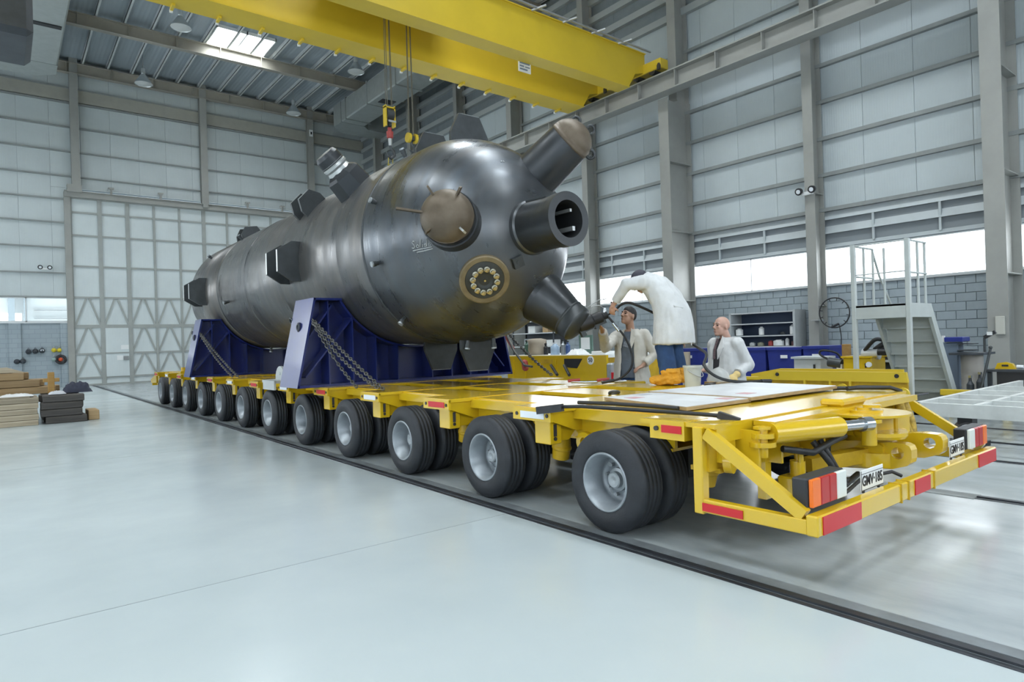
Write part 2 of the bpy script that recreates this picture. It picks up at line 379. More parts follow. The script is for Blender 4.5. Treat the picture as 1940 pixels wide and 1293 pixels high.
wpart(wb, 'door_jamb', MB().box((2.38, YB-.12, 0), (2.62, YB+.02, 8.75)), m_col)
wpart(wb, 'door_jamb', MB().box((13.72, YB-.12, 0), (13.95, YB+.02, 8.75)), m_col)
wpart(wb, 'door_lintel', MB().box((2.4, YB-.22, 8.52), (13.95, YB+.02, 8.76)).box((2.4, YB-.30, 8.76), (13.95, YB+.02, 8.80)), m_col)
for x in (4.2, 6.25, 10.3, 12.1):
    wpart(wb, 'lintel_bracket', MB().box((x-.04, YB-.2, 8.80), (x+.04, YB-.1, 9.05)).box((x-.11, YB-.24, 9.05), (x+.11, YB-.06, 9.12)), m_col)
wpart(wb, 'corbel', MB().box((8.1, YB-.38, 8.6), (8.34, YB-.2, 9.1)), m_col)
# window in the back wall: inner glazing looks into a neighbouring hall with its own bright window
wn += 1
fr = struct('window_%d' % wn, MB().box((XL, YB, 2.92), (2.47, YB+.06, 2.97)).box((XL, YB, 3.95), (2.47, YB+.06, 4.02)).box((2.40, YB, 2.92), (2.47, YB+.06, 4.02)), m_alu)
for x in (-5.2, -3.1, -1.0, .92): put('mullion', MB().box((x-.03, YB, 2.92), (x+.03, YB+.06, 4.02)).mesh('mullion'), m_alu, fr)
for a, b in ((XL, -5.2), (-5.2, -3.1), (-3.1, -1.), (-1., .92), (.92, 2.44)): put('pane', MB().box((a+.03, YB+.03, 2.97), (b-.03, YB+.036, 3.95)).mesh('pane'), m_glass, fr)
wn += 1
fr = struct('window_%d' % wn, MB().box((-11.5, YB, 4.5), (-5.5, YB+.04, 4.56)).box((-11.5, YB, 8.44), (-5.5, YB+.04, 8.5)), m_alu)
put('pane', MB().box((-11.5, YB+.01, 4.56), (-5.5, YB+.016, 8.44)).mesh('pane'), m_glass, fr)
for x in (-10, -8.5, -7): put('mullion', MB().box((x-.03, YB, 4.5), (x+.03, YB+.04, 8.5)).mesh('mullion'), m_alu, fr)
# neighbouring hall seen through that window
m_nb = M('neighbour_hall_wall', (.62, .65, .63), .6, var=.08)
nb = struct('wall_neighbour', MB().box((XL, 41.0, 0), (6.5, 41.2, 3.02)).box((XL, 41.0, 3.62), (6.5, 41.2, 7)).box((6.3, YB+.3, 0), (6.5, 41.2, 7)).box((.9, 41, 3.02), (6.5, 41.2, 3.62)), m_nb)
put('column', MB().box((.35, 40.5, 0), (.62, 40.9, 7)).box((.98, 40.6, 0), (1.12, 40.9, 7)).mesh('column'), M('neighbour_column', (.30, .36, .38), .5), nb)
put('rail', MB().box((1.4, 40.8, 3.32), (6.3, 40.95, 3.36)).box((1.4, 40.8, 3.75), (6.3, 40.95, 3.79)).mesh('rail'), m_girt, nb)
area('neighbour_daylight', (-4, 41.1, 3.3), (16, .58), (0, -1, 0), 150)
area('neighbour_skylight', (-2, 38, 6.8), (10, 4), (0, 0, -1), 200)

# ------------------------------------------------------------ the tall sliding door
d1 = struct('door_1', MB().box((2.62, YB+.06, .02), (13.72, YB+.09, 8.52)), M('door_backing', (.45, .5, .51), .5))
m_dpan = ribbed('door_panel_paint', (.60, .66, .67), 'X', .05, .08)
m_dfr = M('door_frame_paint', (.33, .35, .335), .5, var=.06)
rows = [.04, .36, 1.45, 2.70, 4.02, 5.43, 6.83, 7.87, 8.52]; cw = 1.11; ncol = 10; x0 = 2.62
pcache = {}
for j in range(8):
    for i in range(ncol):
        key = j
        if key not in pcache: pcache[key] = MB().box((.05, YB+.02, rows[j]+.04), (cw-.05, YB+.06, rows[j+1]-.04)).mesh('door_panel')
        if i == 1 and j in (1, 2): continue
        put('door_panel', pcache[key], m_dpan, d1, (x0+i*cw, 0, 0))
for i in range(ncol+1):
    t = .05 if i not in (1, 2, 5) else .085
    wpart(d1, 'stile', MB().box((x0+i*cw-t, YB-.04, .02), (x0+i*cw+t, YB+.03, 8.52)), m_dfr)
for j, z in enumerate(rows):
    t = .04 if j != 3 else .075
    wpart(d1, 'rail', MB().box((x0, YB-.03, z-t), (x0+ncol*cw, YB+.03, z+t)), m_dfr)
for j in (1, 2, 3):
    for i in range(ncol):
        if i == 1 and j in (1, 2): continue
        xa = x0+i*cw; xm = xa+cw/2; z0, z1 = rows[j]+.05, rows[j+1]-.05
        for xe in (xa+.07, xa+cw-.07):
            wpart(d1, 'brace', MB().bar((xe, YB-.005, z0), (xm+(.06 if xe > xm else -.06), YB-.005, z1), .05, .075, up=(1, 0, 0)), m_dfr)
# wicket door inside the second bay
wk = wpart(d1, 'wicket_door', MB().box((x0+cw+.09, YB-.05, .38), (x0+2*cw-.09, YB+.05, 2.62)), m_dpan)
wpart(d1, 'door_closer_rail', MB().box((x0+cw+.09, YB-.07, 1.43), (x0+2*cw-.09, YB-.04, 1.49)), m_dfr, sub=wk)
wpart(d1, 'notice', MB().box((4.42, YB-.06, 1.62), (4.74, YB-.055, 1.82)), m_white, sub=wk)
wpart(d1, 'notice', MB().box((4.25, YB-.06, 1.12), (4.50, YB-.055, 1.34)), m_white, sub=wk)
wpart(d1, 'lock_box', MB().box((4.52, YB-.12, 1.12), (4.72, YB-.05, 1.30)), M('lock_grey', (.25, .26, .26), .5), sub=wk)

# ------------------------------------------------------------ walls that the frame does not show
wl = struct('wall_left', MB().box((XL-.25, YF, 0), (XL-.05, YB, 2.6)).box((XL-.25, YF, 5.8), (XL-.05, YB, ZR)), m_panel_r)
wf = struct('wall_front', MB().box((XL, YF-.25, 0), (XR, YF-.05, 3)).box((XL, YF-.25, 7), (XR, YF-.05, ZR)), m_panel_b)
wn += 1; struct('window_%d' % wn, MB().box((XL-.2, YF, 2.6), (XL-.19, YB, 5.8)), m_glass)
wn += 1; struct('window_%d' % wn, MB().box((XL, YF-.2, 3), (XR, YF-.19, 7)), m_glass)

# ------------------------------------------------------------ roof
SKH = 1.17
def sky_hit(x, y0, y1): return None
ce = struct('ceiling', MB().box((XL, YF, ZR+.10), (XR+.2, YB+.2, ZR+.2)), m_roof)
# decking sheets between the purlins, one object each
PSP = .97; PX0 = 3.2-PSP*16
raf = [34.72, 29.5, 24.2, 18.9, 13.6, 8.3, 3.0, -2.3]
bays = [YB+.1]+raf[1:]+[YF]
me_cache = {}
k = 0
xs = []
x = PX0
while x < XR: xs.append(x); x += PSP
xs = [v for v in xs if v > XL]
def in_sky(xa, xb, ya, yb):
    out = []
    for (sx, sy) in SKYL:
        if xa < sx+1.1 and xb > sx-1.1 and ya < sy+1.1 and yb > sy-1.1: out.append((sx, sy))
    return out
for bi in range(len(bays)-1):
    yb, ya = bays[bi], bays[bi+1]
    if yb < 14: # beyond what the photograph shows: one sheet per bay
        put('roof_sheet', MB().box((XL, ya, ZR), (XR, yb, ZR+.08)).mesh('roof_sheet'), m_roof, ce); continue
    for i in range(len(xs)-1):
        put('roof_sheet', MB().box((xs[i]+.01, ya, ZR), (xs[i+1]-.01, yb, ZR+.08)).mesh('roof_sheet'), m_roof, ce)
me_pur = {}
for bi in range(len(bays)-1):
    yb, ya = bays[bi], bays[bi+1]
    for x in xs:
        if yb < 5 and x < 5: continue
        segs = [(ya, yb)]
        for (sx, sy) in SKYL:
            if abs(x-sx) < 1.15 and ya < sy+1.1 and yb > sy-1.1:
                segs = [(a, b) for a, b in ((ya, min(yb, sy-1.12)), (max(ya, sy+1.12), yb)) if b-a > .05]
        for a, b in segs:
            put('purlin', MB().box((x-.035, a, ZR-.20), (x-.015, b, ZR)).box((x-.035, a, ZR-.20), (x+.055, b, ZR-.18)).mesh('purlin'), m_purl, ce)
for y in raf:
    r = wpart(ce, 'rafter', MB().box((XL, y-.012, 14.05), (XR, y+.012, 14.53)).box((XL, y-.13, 14.05), (XR, y+.13, 14.075)).box((XL, y-.13, 14.505), (XR, y+.13, 14.53)), m_beam)
    if y > 13:
        x = -6.0
        while x < XR:
            wpart(ce, 'stiffener', MB().box((x-.01, y-.125, 14.075), (x+.01, y+.125, 14.505)), m_beam, sub=r); x += 1.72
m_skyp = M('skylight_pane', (.93, .97, 1), .3, emit=6)
for sx, sy in SKYL:
    c = wpart(ce, 'skylight_curb', MB().box((sx-1.2, sy-1.15, ZR-.12), (sx-1.16, sy+1.15, ZR)).box((sx+1.16, sy-1.15, ZR-.12), (sx+1.2, sy+1.15, ZR)).box((sx-1.2, sy-1.15, ZR-.12), (sx+1.2, sy-1.11, ZR)).box((sx-1.2, sy+1.11, ZR-.12), (sx+1.2, sy+1.15, ZR)).box((sx-.03, sy-1.15, ZR-.12), (sx+.03, sy+1.15, ZR)), m_white)
    for a, b in ((-1.15, -.03), (.03, 1.15)):
        wpart(ce, 'skylight_pane', MB().box((sx+a, sy-1.1, ZR-.03), (sx+b, sy+1.1, ZR-.01)), m_skyp, sub=c)
# ------------------------------------------------------------ modular trailer
m_yel = M('trailer_yellow_paint', (.62, .41, .012), .25, var=.035, scale=1.0, rvar=.02, coat=.5)
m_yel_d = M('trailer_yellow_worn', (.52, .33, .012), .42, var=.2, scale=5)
m_rub = M('tyre_rubber', (.017, .020, .025), .6, var=.25, scale=7, bump=.15, bscale=90)
m_rim = M('rim_silver_paint', (.27, .30, .325), .38, metal=.4, var=.12, scale=9)
m_hub = M('hub_grey', (.34, .37, .39), .4, metal=.4, var=.15, scale=12)
m_dark = M('underbody_dark', (.03, .031, .033), .6, var=.3)
m_redref = M('red_reflector', (.55, .012, .018), .3)
m_whtref = M('white_reflector', (.72, .76, .80), .3)
m_hose = M('black_rubber_hose', (.012, .013, .015), .5)
m_chrome = M('chrome_rod', (.55, .58, .60), .18, metal=.9)
TX0, TX1, TC = 3.45, 6.39, 4.92     # outrigger ends, centre line
DZ = .854
AX = [19.76-1.5*i for i in range(12)]
tr = Thing('heavy_trailer', (TC, 11.5, 0), 'long yellow modular trailer with twelve axle lines carrying the steel vessel', 'trailer')
# longitudinal beams
for a, b in ((3.76, 4.30), (4.65, 5.19), (5.54, 6.08)):
    tr.part('longitudinal_beam', MB().box((a, 2.95, DZ-.035), (b, 20.75, DZ)).box((a+.06, 2.95, DZ-.26), (a+.09, 20.75, DZ-.035)).box((b-.09, 2.95, DZ-.26), (b-.06, 20.75, DZ-.035)).box((a+.03, 2.95, DZ-.28), (b-.03, 20.75, DZ-.26)), m_yel)
tr.part('edge_rail', MB().box((3.72, 2.95, DZ-.10), (3.76, 20.75, DZ-.015)), m_yel)
tr.part('edge_rail', MB().box((6.08, 2.95, DZ-.10), (6.12, 20.75, DZ-.015)), m_yel)
# cross beams (outriggers) between the wheels, with end plates, reflectors and hanger boxes
CY = [y+.85 for y in AX]
for k, y in enumerate(CY):
    h = .24
    cb = tr.part('cross_beam', MB().box((TX0, y-h, DZ-.03), (TX1, y+h, DZ+.004)).box((TX0+.30, y-h+.03, DZ-.2), (TX1-.30, y-h+.055, DZ-.03)).box((TX0+.30, y+h-.055, DZ-.2), (TX1-.30, y+h-.03, DZ-.03))
          .add([(TX0+.02, y-h+.03, DZ-.03), (TX0+.02, y-h+.03, DZ-.10), (TX0+.30, y-h+.03, DZ-.2), (TX0+.30, y-h+.03, DZ-.03), (TX0+.02, y-h+.055, DZ-.03), (TX0+.02, y-h+.055, DZ-.10), (TX0+.30, y-h+.055, DZ-.2), (TX0+.30, y-h+.055, DZ-.03)], [(0,3,2,1), (4,5,6,7), (0,1,5,4), (1,2,6,5), (2,3,7,6), (3,0,4,7)]), m_yel)
    for s, x in ((-1, TX0), (1, TX1)):
        pts = [(x, y-h, DZ-.005), (x, y-h, DZ-.105), (x, y+h, DZ-.105), (x, y+h, DZ-.02), (x, y+h-.015, DZ-.005)]
        ep = tr.part('end_plate', MB().prism(pts, (1, 0, 0), .025), m_yel, parent=cb)
        red = (len(CY)-1-k) % 2 == 1
        tr.part('reflector', MB().box((x+s*.013, y-.165, DZ-.085), (x+s*.018, y+.135, DZ-.03)), m_redref if red else m_whtref, parent=cb)
        tr.part('plate_bolt', MB().cyl((x, y-.20, DZ-.055), (x+s*.02, y-.20, DZ-.055), .016, n=8), m_dark, parent=cb); tr.part('plate_bolt', MB().cyl((x, y+.185, DZ-.055), (x+s*.02, y+.185, DZ-.055), .016, n=8), m_dark, parent=cb)
        xa, xb = (x+.04, x+.17) if s < 0 else (x-.17, x-.04)
        hx = tr.part('hanger_box', MB().bbox((xa, y-.17, .555), (xb, y+.02, DZ-.1), .006), m_yel)
        sg = -s
        tr.part('gusset', MB().prism([(xb if s < 0 else xa, y-.12, DZ-.1), ((xb if s < 0 else xa)+sg*.30, y-.12, DZ-.1), ((xb if s < 0 else xa)+sg*.12, y-.12, .57), (xb if s < 0 else xa, y-.12, .57)], (0, 1, 0), .02), m_yel, parent=hx)
        tr.part('retaining_clip', MB().box((xb-.09, y-.178, .62), (xb-.06, y-.17, .72)).cyl((xb-.075, y-.18, .60), (xb-.075, y-.17, .60), .016, n=8), m_dark, parent=hx)
# wheels: one prototype copied along the axle lines
def tyre_mb():
    R = .37; W = .245
    side = [(.030, .208), (.012, .216), (.002, .235), (-.002, .275), (.004, .315), (.016, .345), (.028, .361), (.038, .367)]
    tread = []
    for g in range(4):
        t0 = .042+g*.041
        tread += [(t0, .3695), (t0+.029, .370), (t0+.031, .362), (t0+.038, .362)]
    tread += [(.042+4*.041-.003, .370), (W-.038, .368)]
    prof = side + tread + [(W-t, r) for t, r in reversed(side)]
    return MB().lathe((0, 0, .37), (1, 0, 0), prof, 44, cap=False, hard=False)
def rim_mb():
    return MB().lathe((0, 0, .37), (1, 0, 0), [(.03, .220), (.008, .216), (.004, .207), (.010, .198), (.026, .193), (.034, .181), (.165, .174), (.185, .160), (.190, .120), (.180, .105), (.178, .06), (.178, 0)], 40, cap=False, hard=False)
def hub_mb():
    return MB().lathe((.195, 0, .37), (-1, 0, 0), [(0, .088), (.045, .084), (.052, .062), (.085, .060), (.092, .050), (.092, .03), (.086, 0)], 24, cap=False)
def nuts_mb():
    mb = MB()
    for i in range(8):
        a = 2*PI*i/8+.2; y, z = .118*math.cos(a), .37+.118*math.sin(a)
        mb.cyl((.182, y, z), (.152, y, z), .014, n=6)
    for i in range(4):
        a = 2*PI*i/4+.7; y, z = .148*math.cos(a), .37+.148*math.sin(a)
        mb.cyl((.190, y, z), (.184, y, z), .02, n=8)
    return mb
TL = tr.loc
wp = put('wheel', tyre_mb().mesh('wheel'), m_rub, tr.o, Vector((3.387, AX[-1], 0))-TL)
for nm, mb, mt in (('rim', rim_mb(), m_rim), ('hub', hub_mb(), m_hub), ('wheel_nuts', nuts_mb(), m_hub)): 
    o_ = put(nm, mb.mesh(nm), mt, wp)
    if nm == 'wheel_nuts': o_['kind'] = 'stuff'
for y in AX:
    for x, rz in ((3.387, 0), (3.387+.292, 0), (2*TC-3.387, PI), (2*TC-3.387-.292, PI)):
        if y == AX[-1] and x == 3.387: continue
        c = copy_tree(wp, tr.o, Vector((x, y, 0))-TL); c.rotation_euler.z = rz
# axle gear per line: axle tube, swing arm with round eye, suspension cylinder
for y in AX:
    for s in (-1, 1):
        X = lambda d: TC+s*(TC-3.387-d)   # d = distance inboard of the outer tyre face
        tr.part('axle_tube', MB().cyl((X(.12), y, .37), (X(.56), y, .37), .055, n=12), m_dark)
        arm = tr.part('swing_arm', MB().prism([(X(.62), y-.05, .30), (X(.62), y+.10, .30), (X(.62), y+.62, .52), (X(.62), y+.66, .60), (X(.62), y+.50, .62), (X(.62), y-.02, .45)], (1, 0, 0), .11), m_yel_d)
        tr.part('arm_eye', MB().lathe((X(.52), y+.58, .555), (s, 0, 0), [(0, .04), (0, .085), (.14, .085), (.14, .04), (0, .04)], 20, cap=False), m_yel, parent=arm)
        tr.part('pivot_bracket', MB().prism([(X(.45), y+.34, .74), (X(.45), y+.72, .74), (X(.45), y+.66, .52), (X(.45), y+.58, .475), (X(.45), y+.50, .53)], (1, 0, 0), .03), m_yel)
        tr.part('suspension_cylinder', MB().lathe((X(.66), y-.1, .36), (0, .35, 1), [(0, .045), (.22, .045), (.22, .06), (.40, .06)], 14), m_yel_d)
        tr.part('brake_chamber', MB().lathe((X(.50), y-.50, .34), (0, -.2, 1), [(0, .02), (.02, .075), (.10, .08), (.11, .088), (.13, .088), (.14, .08), (.21, .07), (.23, .02)], 16), m_yel_d)
        if s < 0: tr.part('brake_hose', MB().tube([(X(.40), y+.42, .56), (X(.36), y+.40, .40), (X(.34), y+.34, .30), (X(.36), y+.28, .27), (X(.42), y+.25, .33), (X(.50), y+.2, .45)], .011, 6), m_hose)
sp0 = tr.part('spine_beam', MB().box((4.66, 2.9, .36), (5.18, 20.6, .575)), m_dark)
for y in AX:
    tr.part('axle_beam', MB().cyl((3.95, y, .37), (5.89, y, .37), .075, n=12).box((4.2, y-.14, .30), (4.62, y+.14, .52)).box((5.22, y-.14, .30), (5.64, y+.14, .52)), m_dark, parent=sp0)
    for s in (-1, 1): tr.part('steering_rod', MB().cyl((TC+s*.62, y, .30), (TC+s*.70, y+1.2, .30), .025, n=8), m_dark, parent=sp0)
for x in (4.34, 4.40, 4.46, 5.42, 5.50): tr.part('hydraulic_pipe', MB().cyl((x, 2.9, .55), (x, 20.5, .55), .022, n=8), m_dark, parent=sp0)
# front end (far away): plate and small bits
tr.part('front_plate', MB().box((3.5, 20.75, .5), (6.34, 20.85, DZ)).prism([(3.5, 20.75, .82), (3.5, 21.6, .62), (3.5, 21.6, .52), (3.5, 20.75, .55)], (1, 0, 0), .06).prism([(6.34, 20.75, .82), (6.34, 21.6, .62), (6.34, 21.6, .52), (6.34, 20.75, .55)], (1, 0, 0), .06).box((3.5, 21.54, .45), (6.34, 21.62, .62)), m_yel)
tr.part('front_bracket', MB().box((3.56, 18.0, DZ), (3.74, 18.3, DZ+.06)).cyl((3.65, 18.15, DZ), (3.65, 18.15, DZ+.16), .05), m_yel)
# rear deck
tr.part('rear_deck', MB().box((TX0, 2.36, DZ-.03), (TX1, 2.95, DZ)).box((TX0+.02, 2.36, DZ-.12), (TX1-.02, 2.385, DZ-.03)), m_yel)
tr.part('rear_deck_edge', MB().box((TX0+.42, 2.20, DZ-.045), (TX1-.2, 2.35, DZ-.012)).box((TX0+.42, 2.20, DZ-.06), (TX1-.2, 2.215, DZ-.045)), m_yel)
rb = tr.part('rear_box', MB().box((TX0+.02, 2.42, .55), (TX1-.02, 2.46, DZ-.03)).box((3.55, 2.40, .53), (6.3, 2.62, .56)), m_yel_d)
for x in (3.75, 4.02, 4.6, 5.1, 5.6, 6.1): tr.part('rear_rib', MB().box((x-.012, 2.24, .55), (x+.012, 2.42, DZ-.06)), m_yel, parent=rb)
ep = tr.part('rear_end_plate', MB().box((TX0-.012, 2.58, DZ-.125), (TX0+.25, 2.86, DZ+.002)), m_yel)
tr.part('reflector', MB().box((TX0-.018, 2.60, DZ-.08), (TX0-.012, 2.76, DZ-.03)), m_redref, parent=ep)
tr.part('plate_bolt', MB().cyl((TX0-.03, 2.80, DZ-.055), (TX0-.01, 2.80, DZ-.055), .016, n=8), m_dark, parent=ep)
# bumper frame on both sides
for x in (TX0, TX1):
    tr.part('bumper_post', MB().bbox((x-.035, 2.435, .29), (x+.035, 2.505, DZ-.02), .006), m_yel)
    tr.part('bumper_side_rail', MB().bbox((x-.032, 1.775, .302), (x+.032, 2.44, .385), .006), m_yel)
    tr.part('bumper_brace', MB().bar((x, 2.42, .80), (x, 1.80, .40), .05, .075, up=(0, 1, 0)), m_yel)
    s = -1 if x < TC else 1
    tr.part('side_reflector', MB().box((x+s*.036, 2.16, .315), (x+s*.04, 2.44, .365)), m_redref)
bp = tr.part('bumper_bar', MB().bbox((TX0-.04, 1.71, .30), (TX1+.04, 1.78, .415), .008), m_yel)
for a, b in ((3.46, 3.92), (4.72, 4.98), (5.98, 6.40)):
    tr.part('bumper_reflector', MB().box((a, 1.704, .308), (b, 1.711, .407)), m_redref, parent=bp)
for x in (4.50, 4.62, 5.06): tr.part('bumper_joint', MB().box((x-.006, 1.704, .296), (x+.006, 1.785, .42)), m_yel_d, parent=bp)
# lamp clusters
m_or = M('amber_lens', (.80, .16, .01), .25); m_rd = M('red_lens', (.42, .012, .012), .25); m_cl = M('clear_lens', (.70, .74, .70), .25)
def lamp(x0, rev=False):
    o = tr.part('tail_lamp', MB().bbox((x0-.01, 1.79, .435), (x0+.43, 1.88, .60), .008), m_black)
    seg = [(m_or, .10), (m_rd, .10), (m_rd, .09), (m_cl, .12)]
    if rev: seg = seg[::-1]
    x = x0
    for m, wd in seg:
        tr.part('lens', MB().bbox((x+.002, 1.765, .44), (x+wd-.002, 1.79, .595), .005), m, parent=o); x += wd
    return o
lamp(3.47); lamp(6.0, True)
# number plates
def text_mesh(txt, size, name='lettering', extrude=.001, bold=0.):
    c = bpy.data.curves.new(name, 'FONT'); c.body = txt; c.size = size; c.extrude = extrude; c.align_x = 'CENTER'; c.align_y = 'CENTER'; c.offset = bold; c.resolution_u = 3
    o = bpy.data.objects.new(name, c); COL.objects.link(o)
    dg = bpy.context.evaluated_depsgraph_get(); me = bpy.data.meshes.new_from_object(o.evaluated_get(dg)); me.name = name
    bpy.data.objects.remove(o); bpy.data.curves.remove(c); return me
def text_part(txt, size, th, loc, right, up, mat, parent, name='lettering', sx=1., bold=0.):
    me = text_mesh(txt, size, name, bold=bold); R = Vector(right).normalized(); U = Vector(up).normalized(); N = R.cross(U)
    me.transform(Matrix(((R.x*sx, U.x, N.x, 0), (R.y*sx, U.y, N.y, 0), (R.z*sx, U.z, N.z, 0), (0, 0, 0, 1)))); me.materials.clear()
    me.transform(Matrix.Translation(Vector(loc)-th.loc)); o = put(name, me, mat, parent); return o
m_ink = M('black_ink', (.015, .015, .018), .5)
for x in (4.29, 5.80):
    pl = tr.part('number_plate', MB().bbox((x-.16, 1.795, .415), (x+.16, 1.80, .545), .002), m_white)
    text_part('GMV\u00b7185', .088, tr, (x, 1.7935, .473), (1, 0, 0), (0, 0, 1), m_ink, pl, 'plate_lettering', .86, .0022)
    tr.part('plate_border', MB().box((x-.155, 1.793, .418), (x+.155, 1.7945, .422)).box((x-.155, 1.793, .519), (x+.155, 1.7945, .522)).box((x-.157, 1.793, .418), (x-.153, 1.7945, .54)), m_ink, parent=pl)
    tr.part('plate_bracket', MB().box((x-.12, 1.80, .40), (x-.10, 1.81, .44)).box((x+.10, 1.80, .40), (x+.12, 1.81, .44)), m_dark, parent=pl)
# steering gear at the rear: cylinder, turntable tower, coupling arm with lugs
sc = tr.part('steering_cylinder', MB().lathe((3.86, 2.23, .765), (.60, -.16, -.005), [(0, .03), (.0, .068), (.62, .068), (.63, .05), (.63, .03)], 24), m_yel)
tr.part('piston_rod', MB().lathe((4.46, 2.07, .76), (.60, -.16, -.005), [(0, .036), (.22, .036), (.22, .05), (.30, .05)], 16), m_chrome, parent=sc)
tr.part('cylinder_mount', MB().cyl((3.80, 2.25, .69), (3.80, 2.25, .72), .085).cyl((3.80, 2.25, .745), (3.80, 2.25, .775), .075).cyl((3.80, 2.25, .62), (3.80, 2.25, .80), .035).cyl((3.80, 2.25, .80), (3.80, 2.25, .815), .055), m_yel)
tw = tr.part('turntable_tower', MB().lathe((5.12, 2.14, .42), (0, 0, 1), [(0, .24), (.10, .24), (.10, .17), (.22, .17), (.22, .23), (.25, .23), (.25, .15), (.38, .15)], 32), m_yel)
tr.part('top_disc', MB().lathe((5.02, 2.14, .79), (0, 0, 1), [(0, .30), (.018, .30), (.018, .12), (.034, .12), (.034, .05), (.05, .05)], 36), m_yel, parent=tw)
tr.part('lower_disc', MB().lathe((4.98, 2.02, .635), (0, 0, 1), [(0, .16), (.02, .175), (.045, .175), (.045, .05)], 32), m_yel, parent=tw)
tr.part('tower_block', MB().bbox((5.18, 1.98, .62), (5.42, 2.30, .79), .012), m_yel, parent=tw)
tr.part('pin', MB().cyl((4.80, 2.02, .60), (4.80, 2.02, .80), .05).cyl((4.80, 2.02, .76), (4.80, 2.02, .785), .085), m_yel, parent=tw)
tr.part('pin_plate', MB().bbox((4.9, 2.24, .84), (5.3, 2.42, .90), .02).cyl((5.05, 2.10, .84), (5.05, 2.10, .86), .06), m_yel, parent=tw)
arm = tr.part('coupling_arm', MB().prism([(0, 2.36, .38), (0, 2.10, .40), (0, 2.0, .43), (0, 1.99, .57), (0, 2.02, .59), (0, 2.15, .60), (0, 2.36, .58)], (1, 0, 0), .16), m_yel)
arm.location = (5.02, 0, 0)
def lug_plate(x, w):
    bm = bmesh.new(); n = 20
    yc, zc = 1.905, .53
    outer = [(2.25, .40), (1.95, .41), (1.84, .45), (1.815, .48), (1.815, .575), (1.84, .60), (1.95, .605), (2.25, .57)]
    import itertools
    ang = [2*PI*i/n for i in range(n)]
    def outp(a):
        d = Vector((math.cos(a), math.sin(a))); best = None
        for (p, q) in zip(outer, outer[1:]+outer[:1]):
            p = Vector(p)-Vector((yc, zc)); e = Vector(q)-Vector((yc, zc))-p; den = d.x*e.y-d.y*e.x
            if abs(den) < 1e-9: continue
            t = (p.x*e.y-p.y*e.x)/den; u = (p.x*d.y-p.y*d.x)/den
            if t > 0 and -1e-6 <= u <= 1+1e-6 and (best is None or t < best): best = t
        return (yc+d.x*best, zc+d.y*best)
    mb = MB(); vs = []
    for xx in (x-w/2, x+w/2):
        for a in ang: vs.append((xx, yc+.042*math.cos(a), zc+.042*math.sin(a)))
        for a in ang: o = outp(a); vs.append((xx, *o))
    fs = []
    for i in range(n):
        j = (i+1) % n
        fs += [(i, n+i, n+j, j), (2*n+i, 2*n+j, 3*n+j, 3*n+i), (i, j, 2*n+j, 2*n+i), (n+i, 3*n+i, 3*n+j, n+j)]
    return mb.add(vs, fs)
tr.part('coupling_lug', lug_plate(5.02, .10), m_yel)
tr.part('coupling_lug', lug_plate(5.62, .11), m_yel)
tr.part('arm_strut', MB().bar((4.45, 2.30, .47), (5.0, 2.12, .50), .10, .10), m_yel_d)
tr.part('arm_strut', MB().bar((5.1, 2.2, .44), (5.6, 2.2, .46), .12, .12), m_yel_d)
tr.part('valve_block', MB().bbox((4.12, 2.16, .30), (4.34, 2.34, .44), .01).cyl((4.23, 2.25, .44), (4.23, 2.25, .54), .05).cyl((4.18, 2.2, .54), (4.18, 2.2, .64), .018).cyl((4.28, 2.28, .54), (4.28, 2.28, .62), .018), m_yel)
tr.part('tow_eye', MB().lathe((3.62, 2.40, .60), (.3, -1, 0), [(0, .035), (0, .075), (.05, .075), (.05, .035), (0, .035)], 20, cap=False).box((3.55, 2.38, .60), (3.70, 2.44, .74)), m_yel)
tr.part('rear_upright', MB().box((3.98, 2.34, .30), (4.05, 2.40, .80)), m_yel)
for k, pts in enumerate(([(3.95, 2.2, .66), (4.15, 2.1, .62), (4.4, 2.1, .66), (4.6, 2.1, .68)], [(4.35, 2.2, .66), (4.38, 2.1, .52), (4.45, 2.08, .40), (4.6, 2.1, .34), (4.9, 2.15, .36)], [(4.45, 2.2, .66), (4.47, 2.12, .5), (4.55, 2.1, .38), (4.8, 2.15, .33)], [(4.0, 1.83, .43), (4.2, 1.9, .40), (4.5, 1.95, .42), (4.7, 1.84, .45), (4.75, 1.80, .42)])):
    o = tr.part('hydraulic_hose', MB().tube([Vector(p) for p in pts], .022 if k < 3 else .012, 8), m_hose)
tr.part('chain_bundle', MB().tube([(6.0, 2.28, .80), (6.02, 2.24, .6), (6.05, 2.2, .45)], .04, 8).tube([(6.1, 2.28, .80), (6.1, 2.22, .62), (6.08, 2.2, .5)], .035, 8), M('chain_yellow', (.45, .30, .03), .5, var=.5, scale=30))
